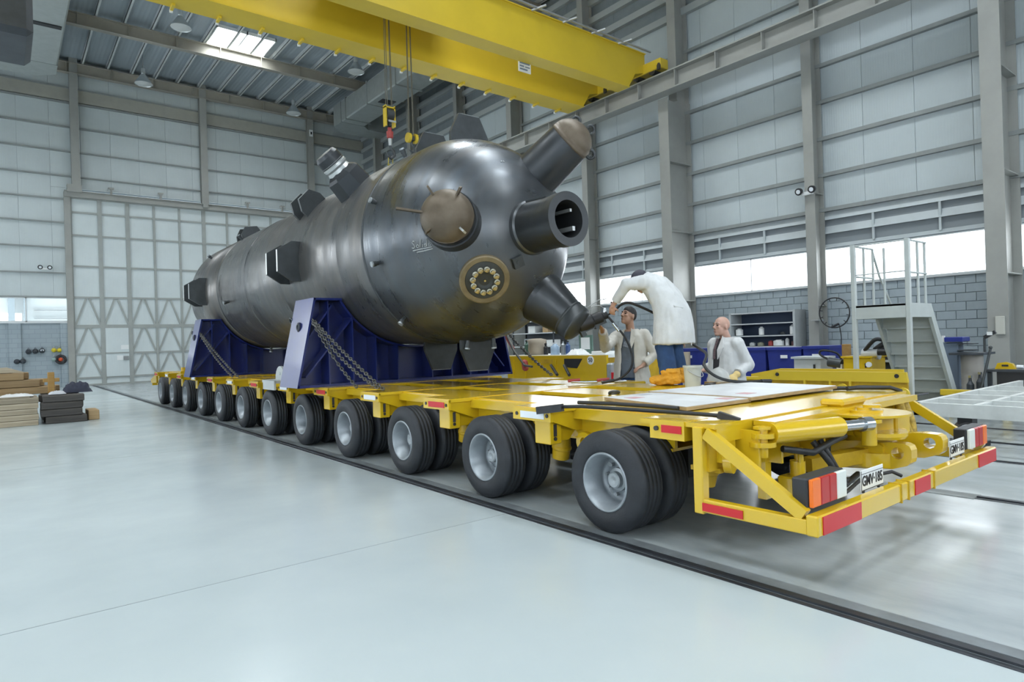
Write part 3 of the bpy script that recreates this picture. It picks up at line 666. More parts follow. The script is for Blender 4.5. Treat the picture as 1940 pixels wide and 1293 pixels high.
# ------------------------------------------------------------ the big steel vessel
VC = Vector((5.0, 7.155, 2.76)); VR = 1.345; VA = 1.31
def steel_mat(name, c0, c1, c2, rough, metal):
    m = bpy.data.materials.new(name); m.use_nodes = True; nt = m.node_tree; b = nt.nodes['Principled BSDF']; L = nt.links
    tc = nt.nodes.new('ShaderNodeTexCoord')
    def noise(sc, st, det=6):
        mp = nt.nodes.new('ShaderNodeMapping'); mp.inputs['Scale'].default_value = st; L.new(tc.outputs['Object'], mp.inputs[0])
        n = nt.nodes.new('ShaderNodeTexNoise'); n.inputs['Scale'].default_value = sc; n.inputs['Detail'].default_value = det; n.inputs['Roughness'].default_value = .65; L.new(mp.outputs[0], n.inputs['Vector'])
        r = nt.nodes.new('ShaderNodeMapRange'); r.inputs[1].default_value = .35; r.inputs[2].default_value = .65; L.new(n.outputs['Fac'], r.inputs[0]); return r.outputs[0]
    a = nt.nodes.new('ShaderNodeMix'); a.data_type = 'RGBA'; L.new(noise(.55, (1, 1, 1)), a.inputs[0]); a.inputs[6].default_value = (*c0, 1); a.inputs[7].default_value = (*c1, 1)
    s = nt.nodes.new('ShaderNodeMath'); s.operation = 'MULTIPLY'; s.inputs[1].default_value = .55; L.new(noise(1.6, (.5, 3.0, .5)), s.inputs[0])
    d = nt.nodes.new('ShaderNodeMix'); d.data_type = 'RGBA'; L.new(s.outputs[0], d.inputs[0]); L.new(a.outputs[2], d.inputs[6]); d.inputs[7].default_value = (*c2, 1)
    L.new(d.outputs[2], b.inputs['Base Color']); b.inputs['Metallic'].default_value = metal
    r = nt.nodes.new('ShaderNodeMapRange'); r.inputs[3].default_value = rough-.08; r.inputs[4].default_value = rough+.10; L.new(noise(2.2, (.6, 2.5, .6)), r.inputs[0]); L.new(r.outputs[0], b.inputs['Roughness'])
    bp = nt.nodes.new('ShaderNodeBump'); bp.inputs['Strength'].default_value = .05; bp.inputs['Distance'].default_value = .02; L.new(noise(1.4, (.5, 4, .5), 3), bp.inputs['Height']); L.new(bp.outputs[0], b.inputs['Normal'])
    MATS[name] = m; return m
m_shell = steel_mat('mill_steel_shell', (.155, .155, .155), (.215, .20, .18), (.10, .112, .125), .35, .7)
m_head = steel_mat('mill_steel_head', (.085, .10, .118), (.125, .138, .15), (.10, .095, .088), .31, .7)
m_noz = steel_mat('nozzle_dark_steel', (.04, .047, .055), (.06, .066, .072), (.05, .05, .05), .36, .6)
m_lug = M('lug_plate_steel', (.055, .062, .066), .45, metal=.4, var=.25, scale=4)
m_rust = M('rusty_cap_steel', (.155, .125, .09), .5, metal=.35, col2=(.09, .068, .045), scale=4.5)
m_edge = M('bright_steel_and_lit_edge', (.5, .52, .52), .35, metal=.6)  # bright steel; on the lifting lugs it stands for a lit edge
m_stud = M('plated_bolt', (.50, .47, .38), .25, metal=.85, var=.2, scale=20)
m_browng = M('brown_primer_ring', (.19, .15, .085), .5, metal=.2, var=.25, scale=7)
ve = Thing('pressure_vessel', (VC.x, 12, DZ), 'huge dark steel pressure vessel with domed end and nozzles resting on blue saddles', 'pressure vessel')
AXY = Vector((0, 1, 0))
def course(name, prof, mat=None, n=96):
    return ve.part(name, MB().lathe((VC.x, 0, VC.z), AXY, prof, n, cap=False, hard=False), mat or m_shell)
course('shell_course', [(7.62, 1.345), (7.64, 1.352), (8.42, 1.352), (8.46, 1.338)])
course('shell_course', [(8.44, 1.336), (8.46, 1.338), (10.85, 1.335), (10.87, 1.328)])
course('shell_course', [(10.86, 1.326), (10.88, 1.329), (14.72, 1.326), (14.74, 1.31)])
course('weld_groove', [(14.73, 1.30), (14.92, 1.30)], m_lug)
course('shell_course', [(14.90, 1.29), (14.92, 1.325), (17.2, 1.32)])
course('weld_seam', [(7.60, 1.335), (7.61, 1.352), (7.635, 1.356), (7.66, 1.35)], m_lug)
for y in (8.45, 10.86, 12.8): course('weld_seam', [(y-.02, 1.325), (y, 1.3445 if y < 9 else 1.338), (y+.02, 1.325)])
course('far_head', [(17.2, 1.32)]+[(17.2+.72*math.sin(a*PI/2/10), 1.32*math.cos(a*PI/2/10)) for a in range(1, 10)]+[(17.92, .001)])
course('near_head', [(VC.y-VA, .001)]+[(VC.y-VA*math.cos(a*PI/2/28), VR*math.sin(a*PI/2/28)) for a in range(1, 29)]+[(7.62, VR)], m_head)
def radial(phi, al):
    p, a = math.radians(phi), math.radians(al); return Vector((math.sin(p)*math.cos(a), -math.cos(p), math.sin(p)*math.sin(a)))
def on_head(d):
    t = 1/math.sqrt((d.x/VR)**2+(d.y/VA)**2+(d.z/VR)**2); return VC+d*t
def ring_at(p, d, prof, n=40): return MB().lathe(p, d, prof, n, cap=False)
# capped nozzles (left one rusty, upper right, lower right tapered)
def dome_prof(r, h, t0, k=8): return [(t0+h*math.sin(a*PI/2/k), r*math.cos(a*PI/2/k)) for a in range(0, k)]+[(t0+h, .001)]
def lifting_eye(th, par, c, d, r=.055, th_r=.018):
    vw = (c-CAM_LOC).normalized(); side = (vw-d*vw.dot(d)).normalized()
    return th.part('lifting_eye', MB().torus(c+d*(r*.9), side, r, th_r, 18, 8), m_lug, parent=par)
d = radial(43.5, 177.5); p = on_head(d)
n1 = ve.part('nozzle', ring_at(p-d*.12, d, [(0, .34), (.30, .325), (.30, .305), (.40, .305)]), m_noz)
c1 = ve.part('end_cap', MB().lathe(p, d, [(.25, .29), (.27, .300), (.29, .300)]+dome_prof(.300, .24, .29), 40, cap=False, hard=False), m_rust, parent=n1)
x1 = Vector((0, 0, 1)).cross(d).normalized(); u1 = d.cross(x1).normalized()
for ang, L in ((120, .16), (172, .34), (225, .10), (315, .12), (55, .14)):
    a = math.radians(ang); e = x1*math.cos(a)+u1*math.sin(a)
    q = p+d*.40+e*.19
    ve.part('cap_fin', MB().bar(q-d*.03-e*.04, q+e*L+d*.07, .022, .05 if L < .3 else .07, up=d), m_rust if ang != 315 else m_edge, parent=n1)
d = radial(45, 60); p = on_head(d)
n2 = ve.part('nozzle', ring_at(p-d*.25, d, [(0, .315), (.76, .285), (.76, .27)]), m_noz)
c2 = ve.part('end_cap', MB().lathe(p, d, [(.50, .27), (.52, .284), (.55, .284)]+dome_prof(.282, .24, .55), 40, cap=False, hard=False), m_rust, parent=n2)
xx = d.cross(Vector((0, 0, 1))).normalized(); uu = xx.cross(d).normalized()
vr = (_R-d*_R.dot(d)).normalized(); vu = vr.cross(d)*-1
if vu.z < 0: vu = -vu
for a, b, t in ((-.08, .12, .72), (.06, .03, .775), (.245, .02, .60), (.24, -.09, .60)):
    e = (vr*a+vu*b).normalized(); lifting_eye(ve, n2, p+d*t+vr*a+vu*b, (e+d*(.9 if t > .7 else .2)).normalized(), .05, .018)
d = radial(45, -60.5); p = on_head(d)
n4 = ve.part('nozzle', ring_at(p-d*.25, d, [(0, .36), (.26, .335), (.68, .235), (.68, .225)]), m_noz)
c4 = ve.part('end_cap', MB().lathe(p, d, [(.40, .225), (.43, .242), (.55, .235)]+dome_prof(.235, .10, .55), 36, cap=False, hard=False), m_lug, parent=n4)
ve.part('weld_ring', ring_at(p, d, [(.405, .245), (.42, .250), (.435, .245)]), m_lug, parent=n4)
n4_tip = p+d*.64; n4_dir = d
# open nozzle at the pole
d = Vector((0, -1, 0)); p = on_head(d)
n3 = ve.part('open_nozzle', MB().lathe(p-d*.10, d, [(0, .305), (.60, .295), (.605, .308), (.73, .308), (.73, .212), (.25, .20), (.25, 0)], 44, cap=False), m_noz)
ve.part('nozzle_collar', ring_at(p-d*.1, d, [(.06, .325), (.12, .325), (.14, .305)]), m_head, parent=n3)
ve.part('guide_bar', MB().bar(p+Vector((.10, -.30, .12)), p+Vector((.10, -.56, .12)), .03, .035).bar(p+Vector((.12, -.30, -.09)), p+Vector((.12, -.58, -.09)), .04, .05), m_edge, parent=n3)
ve.part('keyway', MB().bar(p+Vector((-.10, -.02, .292)), p+Vector((-.10, -.38, .286)), .035, .02), m_lug, parent=n3)
# manway with stud ring
d = radial(38, 229); p = on_head(d)
mw = ve.part('manway', MB().lathe(p, d, [(-.06, .30), (.012, .30), (.02, .285), (.02, .235), (-.02, .225)], 44, cap=False), m_browng)
ve.part('manway_cover', MB().lathe(p, d, [(-.02, .24), (.015, .23), (.02, .10), (.012, .07), (.012, 0)], 40, cap=False), m_lug, parent=mw)
xx = d.cross(Vector((0, 0, 1))).normalized(); uu = xx.cross(d).normalized()
for i in range(12):
    a = 2*PI*i/12+.1; q = p+(xx*math.cos(a)+uu*math.sin(a))*.145
    ve.part('stud', MB().lathe(q, d, [(.0, .036), (.05, .036), (.055, .024), (.085, .024), (.088, .0)], 12, cap=False), m_stud, parent=mw)
ve.part('centre_screw', MB().cyl(p+d*.01, p+d*.04, .014, n=8), m_stud, parent=mw)
# square tab on the head
d = radial(20, 245); p = on_head(d); xx = d.cross(Vector((0, 0, 1))).normalized(); uu = xx.cross(d).normalized()
q = lambda a, b: p+d*.02+xx*a+uu*b
ve.part('square_tab', MB().prism([q(-.03, .09), q(.09, .03), q(.03, -.09), q(-.09, -.03)], d, .05).cyl(p+d*.03, p+d*.052, .03, n=14), m_lug)
# body nozzle on the upper left flank
def cyl_dir(al): a = math.radians(al); return Vector((math.cos(a), 0, math.sin(a)))
d = cyl_dir(136); p = Vector((VC.x, 8.62, VC.z))+d*1.27
nb_ = ve.part('body_nozzle', MB().lathe(p, d, [(0, .30), (.30, .275), (.34, .24), (.38, .18)], 8, cap=False, smooth=False), m_noz)
ve.part('nozzle_neck', MB().lathe(p, d, [(.34, .19), (.42, .165), (.45, .185), (.48, .185), (.49, .175), (.52, .18)], 28, cap=False), m_edge, parent=nb_)
ve.part('nozzle_cap', MB().lathe(p, d, [(.50, .18), (.62, .175), (.67, .15), (.68, 0)], 28, cap=False), m_noz, parent=nb_)
# lifting lugs: pairs of chamfered plates
def lug(y, al, ys=(0, .5), h=.31, out=.36, r0=1.30):
    d = cyl_dir(al); t = Vector((-d.z, 0, d.x))
    for k, dy in enumerate(ys):
        c = Vector((VC.x, y+dy, VC.z))
        pts = [c+d*(r0-.06)-t*h, c+d*(r0+.14)-t*h, c+d*(r0+out)-t*h*.55, c+d*(r0+out)+t*h*.55, c+d*(r0+.14)+t*h, c+d*(r0-.06)+t*h]
        o = ve.part('lifting_lug', MB().prism(pts, (0, 1, 0), .05), m_lug)
        ve.part('lug_lit_edge', MB().bar(c+d*(r0+out+.001)-t*h*.54, c+d*(r0+out+.001)+t*h*.54, .05, .006, up=d), m_edge, parent=o)  # bright strip paints the window light on the plate's outer edge
for y in (9.92, 15.8): lug(y, 180)
lug(10.05, 137, (0, .35), .22, .30); lug(15.95, 98, (0, .4), .25, .32)
lug(7.1, 90, (0, .9), .30, .40); lug(7.05, 270, (0, .92), .27, .42)
# pipe stubs
for y, al, L in ((7.35, 161, .10), (7.28, 194, .10), (7.37, 228, .12), (7.7, 118, .14), (14.05, 195, .10), (14.78, 261, .10), (14.6, 128, .12), (16.4, 140, .08), (7.0, 262, .13), (6.85, 275, .12), (7.2, 283, .12)):
    d = cyl_dir(al); p = Vector((VC.x, y, VC.z))+d*1.32
    if y < VC.y: p = p-d*.02
    o = ve.part('pipe_stub', MB().lathe(p, d, [(0, .028), (L*.6, .028), (L*.6, .036), (L, .036)], 12), m_lug)
    ve.part('stub_cap', MB().cyl(p+d*L, p+d*(L+.02), .036, n=12), m_hub, parent=o)
# chalk handwriting on the head: word with two underlines
def chalk(strokes, phi0, al0, sc):
    d0 = radial(phi0, al0); xx = Vector((0, 0, 1)).cross(d0).normalized(); uu = d0.cross(xx).normalized(); mb = MB()
    for st in strokes:
        pts = []
        for (a, b) in st:
            d = (on_head(d0)+xx*a*sc+uu*b*sc-VC).normalized(); pts.append(on_head(d)*1.0+d*.003)
        mb.tube(pts, .006, 5)
    return mb
S = [[(.55,.95),(.3,1.05),(.1,.85),(.35,.55),(.5,.3),(.25,.05),(0,.15)], [(.95,.55),(.75,.35),(.85,.1),(1.05,.1),(1.12,.35),(.95,.55)], [(1.3,.1),(1.5,1.2)], [(1.65,.1),(1.75,.5)], [(1.80,.75),(1.82,.82)],
     [(2.25,.5),(2.05,.45),(1.98,.15),(2.2,.15),(2.35,.45),(2.5,1.2),(2.32,.15)], [(2.85,.5),(2.68,.45),(2.6,.15),(2.78,.15),(2.95,.5),(2.95,.15)], [(.1,-.25),(1.2,-.15),(3.1,.0)], [(.7,-.5),(2.0,-.4),(3.2,-.25)]]
ve.part('chalk_word', chalk(S, 66, 191, .085), M('chalk', (.42, .44, .45), .8))
ve.part('chalk_mark', chalk([[(0,0),(.5,.1)], [(.25,.5),(.25,0)], [(.7,.4),(1.0,.45),(.8,.1),(1.1,.1)]], 40, 105, .05), MATS['chalk'])
# streaky chalk mark on the shell side
# ------------------------------------------------------------ blue saddles and lashing chains
m_blue = M('saddle_blue_paint', (.006, .016, .13), .32, var=.15, scale=2, coat=.3)
def saddle(y0, y1, label):
    xb0, xb1, xt0, xt1, zt = 3.15, 6.85, 3.42, 6.58, 2.10
    th = Thing('vessel_saddle', (5.0, (y0+y1)/2, DZ), label, 'saddle', 'blue vessel saddles on the trailer')
    zb = DZ+.005
    th.part('base_plate', MB().box((xb0, y0, zb), (xb1, y1, zb+.035)), m_blue)
    R = 1.345+.012
    def arc(n=24):
        zc = VC.z; a0 = math.asin((zt-.02-zc)/R); pts = []
        x_l = VC.x-math.sqrt(R*R-(zt-.02-zc)**2)
        al = math.atan2(zt-.02-zc, x_l-VC.x) % (2*PI); ar = 3*PI-al
        return [Vector((VC.x+R*math.cos(al+(ar-al)*i/n), 0, zc+R*math.sin(al+(ar-al)*i/n))) for i in range(n+1)]
    A = arc()
    def web(y, t):
        mb = MB(); vs = []; n = len(A)
        for yy in (y-t/2, y+t/2):
            vs += [(p.x, yy, p.z) for p in A]
            vs += [(xb0+.03+(xb1-xb0-.06)*i/(n-1), yy, zb+.035) for i in range(n)]
        fs = []
        for i in range(n-1):
            fs += [(i, n+i, n+i+1, i+1), (2*n+i, 2*n+i+1, 3*n+i+1, 3*n+i), (i, i+1, 2*n+i+1, 2*n+i)]
        mb.add(vs, fs)
        for s in (0, 1):
            i = 0 if s == 0 else n-1
            top = Vector((xt0+.02 if s == 0 else xt1-.02, y, zt-.02)); a = A[i]; bx = xb0+.03 if s == 0 else xb1-.03
            mb.prism([(bx, y, zb+.035), (top.x, y, top.z), (a.x, y, a.z)], (0, 1, 0), t)
        return mb
    th.part('web_plate', web((y0+y1)/2, .03), m_blue)
    # sloped end plates, short top plates, curved seat strip
    for a, b in ((xb0, xt0), (xb1, xt1)):
        s = 1 if b > a else -1
        e = th.part('end_plate', MB().prism([(a, y0, zb), (b, y0, zt), (b, y1, zt), (a, y1, zb)], (s, 0, -.2), .03), m_blue)
        th.part('lifting_hole_shade', MB().cyl((a+(b-a)*.68-s*.03, (y0+y1)/2, zb+(zt-zb)*.68), (a+(b-a)*.68-s*.002, (y0+y1)/2, zb+(zt-zb)*.68), .07, n=16), M('hole_shadow_blue', (.008, .01, .05), .5), parent=e)  # dark disc: the shadow inside the hole, put into the colour
        th.part('eye_ring', MB().torus((a+(b-a)*.68-s*.03, (y0+y1)/2, zb+(zt-zb)*.68), (1, 0, 0), .045, .014, 14, 6), m_lug, parent=e)
        th.part('shackle', MB().torus((a+(b-a)*.76, y1+.05, zb+(zt-zb)*.76), (1, 0, .3), .05, .016, 14, 6), m_lug, parent=e)
        th.part('sticker', MB().box((b-s*.035, y1-.20, zt-.22), (b-s*.03, y1-.10, zt-.12)), m_white, parent=e)
    xl = VC.x-math.sqrt(R*R-(zt-VC.z)**2)
    th.part('top_plate', MB().box((xt0-.01, y0, zt-.03), (xl, y1, zt)), m_blue)
    th.part('top_plate', MB().box((10-xl, y0, zt-.03), (xt1+.01, y1, zt)), m_blue)
    seat = MB(); n = len(A)
    vs = [(p.x, y0+.05, p.z) for p in A]+[(p.x, y1-.05, p.z) for p in A]
    dn = [(p-VC.xyz*Vector((1, 0, 1)).x if False else p) for p in A]
    vo = []
    for p in A:
        r = Vector((p.x-VC.x, 0, p.z-VC.z)).normalized()*.03; vo.append(p+r)
    vs += [(p.x, y0+.05, p.z) for p in vo]+[(p.x, y1-.05, p.z) for p in vo]
    fs = []
    for i in range(n-1):
        fs += [(i, n+i, n+i+1, i+1), (2*n+i, 2*n+i+1, 3*n+i+1, 3*n+i), (i, i+1, 2*n+i+1, 2*n+i), (n+i, 3*n+i, 3*n+i+1, n+i+1)]
    th.part('seat_strip', seat.add(vs, fs), m_blue)
    # stiffener ribs on both faces
    def zc_at(x):
        if abs(x-VC.x) < R: return min(zt-.03, VC.z-math.sqrt(max(0, R*R-(x-VC.x)**2)))
        return zt-.03
    ym = (y0+y1)/2
    for x in (3.62, 3.98, 4.34, 4.70, 5.30, 5.66, 6.02, 6.38):
        lean = (x-5.0)*-.18
        zt_ = zc_at(x)-.01
        for ya, yb in ((y0+.04, ym-.015), (ym+.015, y1-.04)):
            th.part('rib', MB().box((x-.01, ya, zb+.035), (x+.01, yb, zt_)), m_blue)
    for xa, za, xb, zb_ in ((3.28, 1.0, 3.98, zc_at(3.98)-.05), (3.34, 1.55, 3.68, 2.0), (6.72, 1.0, 6.02, zc_at(6.02)-.05), (6.66, 1.55, 6.32, 2.0)):
        th.part('diagonal_rib', MB().bar((xa, y0+.16, za), (xb, y0+.16, zb_), .22, .02, up=(0, 0, 1)), m_blue)
    return th
saddle(8.66, 9.36, 'blue steel saddle under the vessel near the domed end')
saddle(15.02, 15.56, 'blue steel saddle under the far end of the vessel')
m_chain = M('galvanised_chain', (.11, .11, .105), .45, metal=.7, var=.3, scale=20)
def chain(p, q, sag, label, link=.066, r=.0085):
    p, q = Vector(p), Vector(q); L = (q-p).length; n = max(3, int(L/(link*.72))); mb = MB()
    pts = [p.lerp(q, i/n)-Vector((0, 0, sag*4*(i/n)*(1-i/n))) for i in range(n+1)]
    for i in range(n):
        a, b = pts[i], pts[i+1]; d = (b-a).normalized(); s0 = d.orthogonal().normalized(); s1 = d.cross(s0); s = s0 if i % 2 else s1; c = (a+b)/2; h = link*.5; w_ = link*.27
        loop = [c+d*h*math.cos(t)+s*w_*math.sin(t) for t in [2*PI*k/10 for k in range(10)]]
        mb.tube(loop, r, 5, close=True)
    return single('lashing_chain', mb, m_chain, p, label, 'chain', 'lashing chains on the saddles')
chain((3.36, 8.62, 1.78), (3.56, 7.12, .90), .10, 'slack lashing chain from near saddle to outrigger with white reflector, outermost')
chain((3.37, 8.63, 1.80), (3.60, 7.05, .88), .03, 'tight lashing chain from near saddle to outrigger with white reflector, upper one')
chain((3.36, 8.61, 1.76), (3.58, 7.75, .885), .06, 'shorter lashing chain hanging from near saddle down to the deck edge')
chain((3.37, 14.98, 1.80), (3.55, 12.9, .89), .04, 'tight lashing chain running down from the far saddle, upper one')
chain((3.36, 14.97, 1.78), (3.55, 13.3, .89), .07, 'slack lashing chain running down from the far saddle, lower one')
chain((6.62, 8.62, 1.70), (6.36, 7.1, .90), .05, 'lashing chain on the hidden right side of the near saddle')
# grey plate with eye standing on the deck edge between the saddles
pl = Thing('lifting_plate', (3.55, 10.7, DZ), 'grey plate with a round eye lug lying on trailer deck between saddles', 'plate')
m_gry = M('light_grey_paint', (.46, .49, .50), .5, var=.08)
pl.part('plate', MB().box((3.40, 10.35, DZ+.005), (3.90, 11.0, DZ+.05)).box((3.38, 10.35, DZ-.10), (3.41, 10.90, DZ+.05)), m_gry)
pl.part('eye_lug', MB().prism([(3.62, 10.72+.22*math.cos(a*PI/10), DZ+.05+.22*math.sin(a*PI/10)) for a in range(11)], (1, 0, 0), .04).cyl((3.59, 10.72, DZ+.15), (3.602, 10.72, DZ+.15), .03, n=12), m_gry)
# ------------------------------------------------------------ overhead crane
m_cy = M('crane_yellow_paint', (.64, .46, .03), .42, var=.06, scale=.8)
cr = Thing('overhead_crane', (15.6, 14, 9.25), 'yellow double girder overhead travelling crane under the roof', 'crane')
XC0 = -9.0
def girder(y0, y1, name='girder'):
    zb, zt = 8.85, 9.97
    pts = [(XC0, y0, zb), (14.75, y0, zb), (15.05, y0, 9.30), (15.5, y0, 9.42), (15.5, y0, zt), (XC0, y0, zt)]
    ym = (y0+y1)/2
    g = cr.part(name, MB().prism([(x, ym, z) for x, _, z in pts], (0, 1, 0), y1-y0), m_cy)
    cr.part('bottom_flange', MB().box((XC0, y0-.04, zb-.03), (14.75, y1+.04, zb)), m_cy, parent=g)
    cr.part('top_flange', MB().box((XC0, y0-.05, zt), (15.5, y1+.05, zt+.03)), m_cy, parent=g)
    return g
g2 = girder(12.66, 13.06); g1 = girder(14.56, 15.22)
x = 1.2
while x < 14.6:
    cr.part('cable_bracket', MB().box((x-.03, 15.05, 8.77), (x+.03, 15.32, 8.82)), m_cy, parent=g1)
    cr.part('bracket_tip', MB().box((x-.03, 15.31, 8.74), (x+.03, 15.36, 8.80)), m_white, parent=g1)
    x += .93
tk = cr.part('end_truck', MB().bbox((15.42, 12.0, 9.36), (15.78, 15.9, 9.66), .02), m_cy)
for y in (12.35, 12.95, 14.9, 15.55):
    cr.part('truck_wheel', MB().cyl((15.45, y, 9.37), (15.75, y, 9.37), .12, n=20), M('crane_wheel', (.03, .03, .03), .5), parent=tk)
for y in (12.05, 13.4, 14.2, 15.85): cr.part('buffer', MB().cyl((15.40, y, 9.45), (15.38, y, 9.45), .05, n=12).box((15.36, y-.05, 9.30), (15.42, y+.05, 9.44)), MATS['crane_wheel'], parent=tk)
# walkway railing along the near girder top
m_galv = M('galvanised_tube', (.42, .44, .45), .4, metal=.5)
x = 9.9
while x < 15.2: cr.part('rail_stub', MB().bar((x, 12.62, 9.985), (x+.22, 12.30, 10.05), .05, .04), m_galv); x += 1.1
cr.part('festoon_rail', MB().bar((XC0, 12.50, 10.03), (15.6, 12.50, 10.03), .05, .04), m_galv)
# capacity plate hanging on the near girder's inner face (flat white print)
sp = cr.part('capacity_sign', MB().box((10.92, 13.12, 8.58), (11.34, 13.14, 8.86)), m_white)
cr.part('sign_print', MB().box((10.96, 13.114, 8.79), (11.30, 13.119, 8.83)).box((10.96, 13.114, 8.71), (11.10, 13.119, 8.75)).box((11.14, 13.114, 8.71), (11.30, 13.119, 8.74)).box((10.96, 13.114, 8.63), (11.22, 13.119, 8.67)), M('sign_blue_grey', (.20, .25, .33), .5), parent=sp)
# trolley above the girders, out of frame
cr.part('trolley', MB().bbox((6.4, 12.7, 10.0), (9.2, 15.2, 10.9), .05), m_cy)
# hook blocks with their ropes
m_rope = M('wire_rope', (.16, .15, .12), .5, metal=.4)
m_hkr = M('red_paint', (.34, .05, .045), .5)
def hook_block(x, y, zt, big, label):
    th = Thing('hook_block', (x, y, zt-1.0), label, 'hook block')
    if big:
        rp = [(-.10, -.02), (-.03, .02), (.05, -.02), (.10, .02)]
        b = th.part('sheave_housing', MB().box((x-.13, y-.07, zt-.50), (x-.10, y+.07, zt)).box((x+.10, y-.07, zt-.50), (x+.13, y+.07, zt)).box((x-.13, y-.07, zt-.06), (x+.13, y+.07, zt-.03)), m_cy)
        th.part('sheave', MB().cyl((x-.09, y, zt-.20), (x+.09, y, zt-.20), .13, n=24), m_lug, parent=b)
        th.part('side_bar', MB().box((x-.10, y-.15, zt-.42), (x+.10, y-.13, zt-.38)), m_edge, parent=b)
        th.part('swivel', MB().lathe((x, y, zt-.52), (0, 0, -1), [(0, .05), (.08, .05), (.10, .085), (.24, .075), (.27, .04)], 16), m_hkr)
        th.part('shank', MB().cyl((x, y, zt-.78), (x, y, zt-.95), .05, .04), m_edge)
        th.part('hook', MB().tube([(x, y, zt-.92), (x+.01, y, zt-1.0), (x+.09, y, zt-1.07), (x+.11, y, zt-1.17), (x+.02, y, zt-1.26), (x-.08, y, zt-1.2), (x-.10, y, zt-1.1)], [.03, .03, .035, .04, .04, .03, .015], 10), m_lug)
        th.part('spreader_frame', MB().tube([(x-.05, y, zt-1.2), (x-.09, y, zt-1.75)], .012, 6).tube([(x+.05, y, zt-1.2), (x+.07, y, zt-1.75)], .012, 6).tube([(x-.08, y, zt-1.42), (x+.24, y, zt-1.42)], .022, 6).tube([(x-.08, y, zt-1.60), (x+.24, y, zt-1.60)], .022, 6), M('yellow_olive_paint', (.35, .28, .04), .5))
    else:
        rp = [(-.08, 0), (-.04, .03), (.04, 0), (.08, .03)]
        b = th.part('sheave_housing', MB().lathe((x-.125, y, zt-.12), (1, 0, 0), [(0, .0), (0, .12), (.07, .12), (.07, .0)], 24, cap=False).lathe((x+.055, y, zt-.12), (1, 0, 0), [(0, .0), (0, .12), (.07, .12), (.07, 0)], 24, cap=False), m_cy)
        th.part('crosshead', MB().box((x-.06, y-.06, zt-.18), (x+.06, y+.06, zt-.08)), m_lug, parent=b)
        th.part('hook', MB().tube([(x, y, zt-.18), (x, y, zt-.28), (x+.07, y, zt-.34), (x+.07, y, zt-.42), (x, y, zt-.46), (x-.07, y, zt-.41)], [.025, .025, .03, .035, .03, .01], 10), m_lug)
    for dx, dy in rp:
        th.part('wire_rope', MB().cyl((x+dx, y+dy, zt-.1), (x+dx*.75, y+dy, 9.98), .009, n=6), m_rope)
    return th
HB1 = hook_block(7.47, 13.9, 7.17, True, 'yellow framed hook block with red swivel hanging on wire ropes, left of the two')
HB2 = hook_block(8.07, 13.9, 6.62, False, 'small yellow twin sheave hook block hanging just above the vessel')
# ------------------------------------------------------------ roof services
m_duct = M('duct_sheet', (.36, .39, .38), .42, metal=.35, var=.08)
du = Thing('ventilation_duct', (14.6, 29, 12.9), 'grey sheet metal air duct below the roof behind the crane hooks', 'duct')
du.part('duct_run', MB().bbox((13.9, 20.0, 12.9), (15.2, 31.0, 13.95), .05), m_duct)
ring = lambda y: MB().box((13.86, y-.03, 12.86), (15.24, y+.03, 13.98))
for y in (22.5, 25.2, 28.0, 30.4): du.part('duct_flange', ring(y), m_duct)
du.part('duct_elbow', MB().prism([(13.9, 31.0, 12.9), (15.2, 31.0, 12.9), (15.6, 31.4, 12.9), (16.8, 31.4, 12.9), (16.8, 32.6, 12.9), (14.6, 32.6, 12.9), (13.9, 31.9, 12.9)], (0, 0, 1), 1.05), m_duct).location.z += .525
du.part('grille', MB().box((14.2, 27.0, 12.88), (14.9, 27.5, 12.90)), m_black)
d2 = Thing('ventilation_duct', (1.5, 29, 12.9), 'grey sheet metal air duct below the roof in the far left corner', 'duct')
d2.part('duct_run', MB().bbox((.9, 22.0, 12.9), (2.05, 31.0, 13.95), .05), m_duct)
d2.part('duct_elbow', MB().prism([(.9, 31.0, 13.425), (2.05, 31.0, 13.425), (2.05, 32.0, 13.425), (1.4, 32.6, 13.425), (-3, 32.6, 13.425), (-3, 31.4, 13.425), (.5, 31.4, 13.425)], (0, 0, 1), 1.05), m_duct)
d2.part('grille', MB().box((1.02, 27.2, 12.87), (1.95, 27.45, 12.90)), m_black)
hu = Thing('air_unit', (-1.0, 18.0, 8.5), 'dark suspended air handling unit at the upper left edge', 'air unit')
m_unit = M('dark_unit_sheet', (.05, .058, .068), .45, metal=.3, var=.2)
hu.part('casing', MB().bbox((-3.0, 17.0, 8.25), (.72, 19.0, 10.6), .12), m_unit)
hu.part('casing_band', MB().box((-3.02, 16.97, 9.35), (.74, 17.0, 9.42)).box((.72, 16.97, 9.35), (.745, 19, 9.42)), m_black)
for x in (-2.6, .4): hu.part('hanger_rod', MB().cyl((x, 18, 10.6), (x, 18, 14.55), .02, n=8), m_galv)
# high-bay lamps
m_shade = M('spun_aluminium', (.62, .66, .67), .28, metal=.7)
m_bulb = M('lamp_diffuser', (.55, .57, .56), .35)
def bay_lamp(x, y, zt, label, s=1.):
    th = Thing('high_bay_lamp', (x, y, zt-.75*s), label, 'lamp', 'high bay lamps under the roof')
    th.part('ballast', MB().lathe((x, y, zt), (0, 0, -1), [(0, .05), (0.02, .09), (.25*s, .09), (.28*s, .07)], 16), m_shade)
    th.part('reflector', MB().lathe((x, y, zt-.27*s), (0, 0, -1), [(0, .08), (.08*s, .14*s), (.28*s, .27*s), (.42*s, .36*s), (.44*s, .37*s)], 28, cap=False, hard=False), m_shade)
    th.part('diffuser', MB().lathe((x, y, zt-.69*s), (0, 0, -1), [(0, .355*s), (.03, .2*s), (.04, 0)], 24, cap=False, hard=False), m_bulb)
    th.part('stem', MB().cyl((x, y, zt), (x, y, 14.76), .015, n=8), m_galv)
    return th
